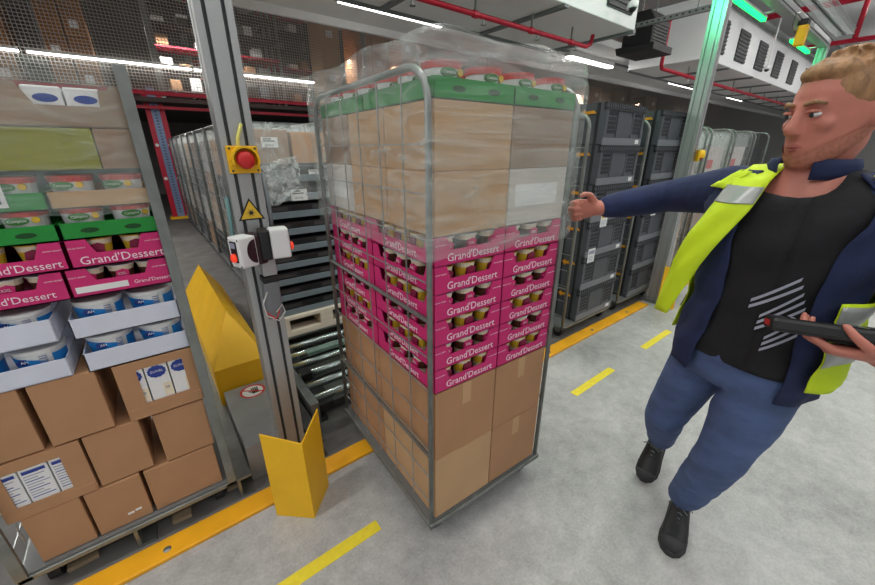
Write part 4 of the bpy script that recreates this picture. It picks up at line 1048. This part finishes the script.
# torso stations: z, centre x, centre y, half width, half depth
TS = [(.84, 1.405, .205, .150, .115), (.92, 1.402, .203, .165, .122), (1.00, 1.392, .196, .160, .120), (1.08, 1.386, .192, .155, .118), (1.18, 1.382, .190, .162, .122),
      (1.28, 1.380, .190, .178, .126), (1.35, 1.380, .191, .186, .116), (1.40, 1.380, .192, .170, .096), (1.435, 1.376, .191, .115, .078), (1.465, 1.372, .190, .064, .066)]
def tsec(z):
    for a, b in zip(TS, TS[1:]):
        if z <= b[0] or b is TS[-1]:
            t = max(0, min(1, (z - a[0]) / (b[0] - a[0]))); return [p + (q - p) * t for p, q in zip(a, b)]
def surf(z, th, off=0.0, flare=0.0):
    _, cx, cy, w, d = tsec(z); s, c = math.sin(th), math.cos(th)
    e = .82
    sx = math.copysign(abs(s) ** e, s); cxx = math.copysign(abs(c) ** e, c)
    return Vector((cx, cy, z)) + rd * (w + off) * sx + fd * (d + off) * cxx
# joints
shR, elR, wrR = V(1.425, .355, 1.385), V(1.585, .59, 1.335), V(1.362, .738, 1.293)
shL, elL, wrL = V(1.335, .025, 1.375), V(1.40, -.155, 1.13), V(1.205, -.055, 1.075)
hiR, knR, anR = V(1.43, .285, .90), V(1.475, .385, .49), V(1.745, .440, .165)
hiL, knL, anL = V(1.375, .120, .90), V(1.36, .165, .52), V(1.525, .252, .10)
HC = V(1.352, .176, 1.585)                                    # head centre
hf = V(-.80, .58, -.16).normalized(); hr = hf.cross(UP).normalized(); hu = hr.cross(hf).normalized()
body = PMB()
body.loft([(Vector((s[1], s[2], s[0])), rd * s[3] * .95, fd * s[4] * .95) for s in TS], 20)
limb(body, [V(1.372, .190, 1.42), V(1.366, .186, 1.47), HC - hu * .06 - hf * .012], [.062, .057, .056])
HS = [(-.120, .060, .020, .018), (-.112, .056, .034, .032), (-.095, .043, .050, .052), (-.07, .024, .062, .074), (-.04, .010, .069, .088), (-.01, .001, .073, .095), (.02, -.003, .075, .098), (.05, -.006, .074, .097), (.075, -.008, .067, .088), (.095, -.010, .052, .070), (.108, -.011, .032, .044), (.113, -.011, .014, .02)]
body.loft([(HC + hu * h + hf * f, hr * w, hf * d) for h, f, w, d in HS], 22)
# nose, brow, cheek, lips volume, ears
body.loft([(HC + hu * .022 + hf * .088, hr * .010, hu * .004 + hf * .012), (HC + hu * .0 + hf * .098, hr * .011, hf * .014), (HC - hu * .022 + hf * .108, hr * .015, hf * .016), (HC - hu * .034 + hf * .104, hr * .018, hf * .014), (HC - hu * .042 + hf * .09, hr * .012, hf * .008)], 12)
body.ball(HC + hu * .027 + hf * .083, (.046, .014, .010), (hr, hf, hu))
for s in (-1, 1):
    body.ball(HC - hu * .018 + hf * .070 + hr * .040 * s, (.020, .018, .018), (hr, hf, hu))
    body.ball(HC - hu * .008 - hf * .008 + hr * .077 * s, (.008, .018, .031), (hr, hf, hu))
body.ball(HC - hu * .064 + hf * .092, (.024, .010, .009), (hr, hf, hu)); body.ball(HC - hu * .10 + hf * .082, (.020, .014, .014), (hr, hf, hu))
limb(body, [shR, shR.lerp(elR, .5), elR, elR.lerp(wrR, .4), wrR], [.058, .05, .043, .040, .029])
limb(body, [shL, shL.lerp(elL, .5), elL, elL.lerp(wrL, .4), wrL], [.058, .05, .043, .040, .029])
for h_, k_, a_ in ((hiR, knR, anR), (hiL, knL, anL)):
    limb(body, [h_, h_.lerp(k_, .5), k_, k_.lerp(a_, .35), a_], [.082, .072, .052, .052, .038])
# right hand gripping the trolley stile: u along the hand, n palm normal (towards the stile), w up (index side)
def hand(mb, wr, u, n, w, curls, thumb, palm=.088, spread=.0, sc=1.0):
    u, n, w = u.normalized(), n.normalized(), w.normalized()
    secs = []
    for t, hw, hd in ((0, .026, .019), (.025, .032, .017), (.055, .040, .016), (.08, .042, .0145), (.095, .040, .012)):
        secs.append((wr + u * t * sc, w * hw * sc, n * hd * sc))
    mb.loft(secs, 14)
    kn = wr + u * .088 * sc
    lens = [(.044, .027, .021), (.049, .030, .022), (.045, .028, .022), (.035, .022, .019)]
    tips = []
    for i in range(4):
        off = (.031 - .0205 * i) * sc
        p = kn + w * off - u * (.004 * abs(i - 1)) ; a = 0; pts = [p - u * .02, p]; rs = [.0098, .0095]
        for L, c, r_ in zip(lens[i], curls, (.0088, .0082, .0072)):
            a += c; d = (u * math.cos(a) + n * math.sin(a) + w * spread * (1.5 - i)).normalized()
            p = p + d * L * sc; pts.append(p); rs.append(r_)
        limb(mb, pts, [x * sc for x in rs], 10); tips.append(p)
    p = wr + u * .022 * sc + w * .026 * sc + n * .004; pts = [p]; rs = [.014]
    for d, L, r_ in thumb:
        dd = (u * d[0] + n * d[1] + w * d[2]).normalized(); p = p + dd * L * sc; pts.append(p); rs.append(r_)
    limb(mb, pts, [x * sc for x in rs], 10)
    return tips
uR = V(-.62, .78, -.1); nR = V(-.78, -.62, 0)
hand(body, wrR, uR, nR, V(0, 0, 1), (R(55), R(75), R(50)), (((.55, .35, .75), .036, .0115), ((.75, .6, .2), .03, .010), ((.55, .85, -.1), .024, .0085)))
uL = V(-.32, .94, -.06).normalized(); nL = (V(.25, .12, .96) - uL * V(.25, .12, .96).dot(uL)).normalized(); wL = uL.cross(nL) 
if wL.x > 0: wL = -wL
hand(body, wrL, uL, nL, wL, (R(28), R(38), R(30)), (((.6, .45, .65), .036, .0115), ((.75, .65, .1), .03, .010), ((.6, .8, -.2), .024, .0085)))
bo = remesh(body, 'body', SKIN, .0056, 3, PER)
# face details
for s in (-1, 1):
    e = PMB().ball(HC + hu * .006 + hf * .0855 + hr * .031 * s, (.012, .0105, .0062), (hr, hf, hu)).build('eye', WHITEP, PER, smooth=True)
    PMB().ball(HC + hu * .0055 + hf * .094 + hr * .031 * s, (.0055, .0035, .0055), (hr, hf, hu)).build('iris', INK, e, smooth=True)
    PMB().tube([HC + hu * .0125 + hf * .090 + hr * .044 * s, HC + hu * .0145 + hf * .0965 + hr * .031 * s, HC + hu * .012 + hf * .095 + hr * .018 * s], [.003, .004, .003], 8).build('eyelid', SKIN, PER, smooth=True)
    PMB().tube([HC + hu * .026 + hf * .083 + hr * .052 * s, HC + hu * .0335 + hf * .094 + hr * .034 * s, HC + hu * .029 + hf * .099 + hr * .014 * s], [.003, .0055, .004], 8).build('eyebrow', HAIR, PER, smooth=True)
PMB().tube([HC - hu * .0655 + hf * .090 + hr * .023, HC - hu * .061 + hf * .1015 + hr * .008, HC - hu * .062 + hf * .102, HC - hu * .061 + hf * .1015 - hr * .008, HC - hu * .0655 + hf * .090 - hr * .023], [.002, .0045, .004, .0045, .002], 8).build('upper_lip', LIPM, PER, smooth=True)
PMB().tube([HC - hu * .0685 + hf * .089 + hr * .021, HC - hu * .071 + hf * .0995, HC - hu * .0685 + hf * .089 - hr * .021], [.002, .0055, .002], 8).build('lower_lip', LIPM, PER, smooth=True)
# stubble beard: thin shell that follows the jaw
def hsec(h):
    for a, b in zip(HS, HS[1:]):
        if h <= b[0]:
            t = max(0, (h - a[0]) / (b[0] - a[0])); return [p + (q - p) * t for p, q in zip(a, b)]
b = PMB(); vs = []; fs = []; nn = 26; nk = 6
for k in range(nk + 1):
    for i in range(nn + 1):
        a = R(-112 + 224 * i / nn)
        top = -.084 + .052 * min(1, max(0, (abs(a) - .35) / 1.3)); h = -.119 + (top + .119) * k / nk
        _, f, w, d = hsec(h); vs.append(HC + hu * h + hf * (f + (d + .0028) * math.cos(a)) + hr * (w + .0028) * math.sin(a))
for k in range(nk):
    for i in range(nn): fs.append((k * (nn + 1) + i, k * (nn + 1) + i + 1, (k + 1) * (nn + 1) + i + 1, (k + 1) * (nn + 1) + i))
b.add(vs, fs); so = b.build('beard', STUB, PER, smooth=True)
# hair
hb = PMB(); rnd = random.Random(4)
hb.ball(HC + hu * .042 - hf * .020, (.083, .105, .082), (hr, hf, hu), 24, 14)
hb.ball(HC + hu * .090 + hf * .034, (.060, .050, .027), (hr, hf, hu), 20, 10)
hb.ball(HC + hu * .010 - hf * .052, (.076, .066, .07), (hr, hf, hu), 20, 10)
for k in range(90):
    a = rnd.uniform(-2.6, 2.6); el = rnd.uniform(.5, 1.5); c, s_ = math.cos(el), math.sin(el)
    p = HC + hu * (.040 + .080 * s_) - hf * .024 + hr * .079 * c * math.sin(a) + hf * .100 * c * math.cos(a)
    d = (hf * .5 + hu * .35 + hr * rnd.uniform(-.7, .7)).normalized()
    hb.tube([p - d * .012, p + d * .010 + hu * .004, p + d * .024 + hu * .006], [.006, .0055, .002], 5)
remesh(hb, 'hair', HAIR, .0045, 2, PER)
# clothing: t-shirt, jacket shell, sleeves, vest, trousers
OPEN = -.30
def shell(name, mat, z0, z1, off, gap, nz, nt, thick, skip=None, offf=None, drop=None):
    b = PMB(); vs = []; fs = []
    for k in range(nz + 1):
        z = z0 + (z1 - z0) * k / nz; g = gap(z)
        for i in range(nt + 1):
            th = OPEN + g + (2 * math.pi - 2 * g) * i / nt; o_ = off + (offf(z, th) if offf else 0)
            vs.append(surf(z if not drop else z0 + (z1 - drop(th) - z0) * k / nz, th, o_))
    for k in range(nz):
        for i in range(nt):
            th = i / nt; z = z0 + (z1 - z0) * (k + .5) / nz; g = gap(z); t = (OPEN + g + (2 * math.pi - 2 * g) * (i + .5) / nt) % (2 * math.pi)
            if skip and skip(z, t): continue
            fs.append((k * (nt + 1) + i, k * (nt + 1) + i + 1, (k + 1) * (nt + 1) + i + 1, (k + 1) * (nt + 1) + i))
    b.add(vs, fs); o = b.build(name, mat, PER, smooth=True)
    s = o.modifiers.new('solid', 'SOLIDIFY'); s.thickness = thick; s.offset = 1; return o
wrk = lambda z, th: .004 * math.sin(th * 9 + z * 30) + .003 * math.sin(z * 55 + th * 3)
shell('t_shirt', BLACKC, .90, 1.452, .006, lambda z: 0.0, 26, 48, .003, drop=lambda th: .062 * max(0, math.cos(th + .12)) ** 5, offf=lambda z, th: .004 + .004 * math.sin(z * 40 + th * 4))
gapj = lambda z: .50 + .30 * max(0, (z - 1.30) / .14) + .10 * max(0, (1.05 - z) / .2)
jk = shell('jacket', NAVY, .83, 1.448, .022, gapj, 30, 44, .004, offf=lambda z, th: wrk(z, th) + .012 * max(0, (1.0 - z) / .17))
# sleeves
def sleeve(pts, rs, name):
    b = PMB(); limb(b, pts, rs, 16); rem = remesh(b, name, NAVY, .0075, 2, PER); return rem
sleeve([shR + V(-.03, -.05, .0), shR, shR.lerp(elR, .5), elR, elR.lerp(wrR, .35), elR.lerp(wrR, .72), wrR + (elR - wrR).normalized() * .035], [.066, .074, .066, .059, .056, .050, .043], 'sleeve')
sleeve([shL + V(.0, .05, .0), shL, shL.lerp(elL, .5), elL, elL.lerp(wrL, .35), elL.lerp(wrL, .7), wrL + (elL - wrL).normalized() * .04], [.066, .074, .066, .058, .055, .048, .042], 'sleeve')
# collar
for s in (-1, 1):
    b = PMB(); vs = []; fs = []
    for k in range(4):
        for i in range(9):
            th = s * (.42 + 2.7 * i / 8); z = 1.432 + .016 * k; rr = .020 + .006 * k if k < 3 else .030
            c = V(1.372, .190, 0); w = .066 + rr - .004 * k; vs.append(Vector((c.x, c.y, z)) + rd * w * math.sin(th) + fd * (w + .004) * math.cos(th))
    for k in range(3):
        for i in range(8): fs.append((k * 9 + i, k * 9 + i + 1, (k + 1) * 9 + i + 1, (k + 1) * 9 + i))
    b.add(vs, fs); o = b.build('collar', NAVY, jk, smooth=True); q = o.modifiers.new('solid', 'SOLIDIFY'); q.thickness = .004
# hi-vis vest (open, left half and back), arm holes left open
gapv = lambda z: .80 + .10 * max(0, (z - 1.30) / .14)
hole = lambda z, t: z > 1.15 and (abs(t - math.pi / 2) < .55 or abs(t - 3 * math.pi / 2) < .55) and z < 1.425
vest = shell('vest', HIVIS, .90, 1.446, .040, lambda z: gapv(z), 34, 56, .003, skip=lambda z, t: hole(z, t) or (t < 1.45 and z < 1.40), offf=lambda z, th: wrk(z, th) * 1.1 + .014 * max(0, (1.15 - z) / .25))
for z0, z1 in ((.985, 1.035), (1.10, 1.15)):
    shell('reflective_band', SILVER, z0, z1, .0455, lambda z: gapv(z), 4, 56, .001, skip=lambda z, t: hole(z, t) or t < 1.45, offf=lambda z, th: wrk(z, th) * 1.1 + .014 * max(0, (1.15 - z) / .25)).parent = vest
# right vest front panel swinging open towards the trolley (rows of left / right edge points from the shoulder down)
ROWS = [(V(1.385, .315, 1.462), V(1.345, .232, 1.468)), (V(1.318, .335, 1.425), V(1.270, .245, 1.425)), (V(1.272, .362, 1.35), V(1.232, .262, 1.355)), (V(1.262, .392, 1.27), V(1.222, .296, 1.275)), (V(1.268, .418, 1.18), V(1.226, .334, 1.19)), (V(1.280, .436, 1.09), V(1.236, .366, 1.10)), (V(1.292, .446, 1.00), V(1.248, .392, 1.01))]
def panel(name, mat, t0, t1, off, par):
    b = PMB(); vs = []; fs = []; nr = 24; nc = 8
    for k in range(nr + 1):
        t = (t0 + (t1 - t0) * k / nr) * (len(ROWS) - 1); i = min(int(t), len(ROWS) - 2); f = t - i
        a = ROWS[i][0].lerp(ROWS[i + 1][0], f); c = ROWS[i][1].lerp(ROWS[i + 1][1], f)
        for j in range(nc + 1):
            u = j / nc; p = a.lerp(c, u); bow = .014 * math.sin(math.pi * u) + .005 * math.sin(u * 7 + t * 2.3)
            vs.append(p + fd * (bow + off))
    for k in range(nr):
        for j in range(nc): fs.append((k * (nc + 1) + j, k * (nc + 1) + j + 1, (k + 1) * (nc + 1) + j + 1, (k + 1) * (nc + 1) + j))
    b.add(vs, fs); o = b.build(name, mat, par, smooth=True); s = o.modifiers.new('solid', 'SOLIDIFY'); s.thickness = .003; return o
pf = panel('open_front_panel', HIVIS, 0, 1, 0, vest)
panel('shoulder_band', SILVER, .20, .30, .004, vest)
# shirt print: slanted pale stripes on the belly
for k in range(8):
    z = 1.035 + k * .019; b = PMB(); vs = []; n = 8
    for i in range(n + 1):
        th = -.90 + .05 * k + (.50 - .05 * (k % 3)) * i / n
        for dz in (0, .010): vs.append(surf(z + .03 + dz - .085 * i / n, th, .0195))
    b.add(vs, [(2 * i, 2 * i + 2, 2 * i + 3, 2 * i + 1) for i in range(n)]); b.build('shirt_print', M('print_grey', (168, 170, 186), .8), PER)
for k in range(2):
    b = PMB(); vs = []
    for q in range(5):
        th = .36 + .05 * q
        for dz in (0, .005): vs.append(surf(1.295 + .009 * k + dz, th, .0345))
    b.add(vs, [(2 * q, 2 * q + 2, 2 * q + 3, 2 * q + 1) for q in range(4)]); b.build('chest_logo', M('logo_grey', (120, 128, 150), .7), PER)
# trousers
tm = PMB()
tm.loft([(Vector((s[1], s[2], s[0])), rd * (s[3] + .012), fd * (s[4] + .010)) for s in ((.80, 1.405, .205, .140, .10), (.84, 1.405, .205, .155, .118), (.92, 1.402, .203, .166, .124), (.98, 1.395, .198, .160, .120), (1.02, 1.39, .195, .155, .116))], 20)
limb(tm, [hiR, hiR.lerp(knR, .5), knR, knR.lerp(anR, .4), knR.lerp(anR, .75), anR + V(.0, 0, .01)], [.098, .088, .073, .068, .061, .056], 18, True)
limb(tm, [hiL, hiL.lerp(knL, .5), knL, knL.lerp(anL, .4), knL.lerp(anL, .75), anL + V(.0, 0, .03)], [.100, .092, .076, .071, .064, .060], 18, True)
tro = remesh(tm, 'trousers', JEANS, .008, 4, PER)
dt = bpy.data.textures.new('folds', 'CLOUDS'); dt.noise_scale = .12
dm = tro.modifiers.new('folds', 'DISPLACE'); dm.texture = dt; dm.strength = .014; dm.mid_level = .5
# shoes
def shoe(toe, heel, lift, label):
    toe, heel = Vector(toe), Vector(heel); f = (toe - heel).normalized(); s = f.cross(UP).normalized(); u = s.cross(f).normalized(); L = (toe - heel).length
    o = PMB()
    st = [(0, .030, .05), (.06, .036, .085), (.2, .038, .105), (.36, .037, .11), (.5, .041, .085), (.65, .046, .066), (.8, .047, .057), (.92, .040, .050), (1.0, .020, .036)]
    secs = []
    for t, w, h in st: secs.append((heel + f * L * t + u * (.016 + h / 2), s * w, u * (h / 2)))
    o.loft(secs, 16)
    sh = remesh(o, 'shoe', SHOE, .005, 3, PER); sh['label'] = label
    so = PMB(); pts = []
    for t, w in ((0, .026), (.08, .038), (.3, .040), (.5, .043), (.7, .050), (.85, .048), (.96, .034), (1.02, .012)): pts.append((t, w))
    ring = [heel + f * L * t + s * w for t, w in pts] + [heel + f * L * t - s * w for t, w in pts[::-1]]
    n = len(ring); so.add(ring + [p + u * .026 for p in ring], [tuple(range(n))[::-1], tuple(range(n, 2 * n))] + [(i, (i + 1) % n, n + (i + 1) % n, n + i) for i in range(n)])
    so.build('sole', SOLE, sh, bevel=.004)
    cp_ = PMB(); cp_.loft([(heel + f * L * t + u * (.018 + h / 2), s * w, u * (h / 2)) for t, w, h in ((.87, .046, .054), (.92, .041, .051), (.96, .034, .046), (1.005, .021, .037))], 16); cp_.build('toe_cap', SOLE, sh, smooth=True)
    lc = PMB()
    for k in range(5):
        t = .44 + .065 * k; h = .112 - .044 * (k / 4) ** .8
        lc.tube([heel + f * L * t + s * .026 + u * (h - .018), heel + f * L * (t + .02) + u * (h + .003), heel + f * L * (t + .04) - s * .026 + u * (h - .018)], .0028, 5)
    bw = heel + f * L * .45 + u * .122
    lc.tube([bw, bw + s * .03 + u * .012, bw + s * .045 - u * .01], .0025, 5); lc.tube([bw, bw - s * .03 + u * .01 + f * .01, bw - s * .04 - u * .012], .0025, 5)
    lc.build('laces', M('lace_grey', (105, 107, 110), .8), sh)
    return sh
shoe((1.322, .202, 0.002), (1.598, .268, 0.002), 0, 'black safety shoe of the front foot')
shoe((1.600, .428, 0.004), (1.815, .462, .150), 1, 'black shoe of the trailing foot, heel raised')
# handheld terminal resting on the left hand
c0 = wrL + uL * .085 + nL * .042 - wL * .0
ht = thing('handheld_terminal', 'black handheld terminal carried in the man\'s left hand', 'scanner', c0)
rot = Matrix((wL, uL, nL)).transposed()
if rot.determinant() < 0: rot = Matrix((-wL, uL, nL)).transposed()
def tbox(nm, c, sz, m, bev=.004):
    o = MB().obox((0, 0, 0), sz).build(nm, m, ht, bevel=bev); o.matrix_local = Matrix.Translation(rot @ Vector(c)) @ rot.to_4x4(); return o
tbox('case', (0, 0, 0), (.096, .235, .034), BLACKP, .009)
tbox('screen', (0, .02, .0175), (.074, .13, .001), M('screen_glass', (16, 18, 22), .08), .0)
tbox('keypad', (0, -.078, .0175), (.064, .05, .002), M('keypad_grey', (60, 62, 66), .6), .0008)
tbox('scan_window', (0, .118, 0), (.05, .001, .014), REDPL, 0)
tbox('grip_strap', (0, -.02, -.021), (.05, .11, .008), RUBBER, .002)
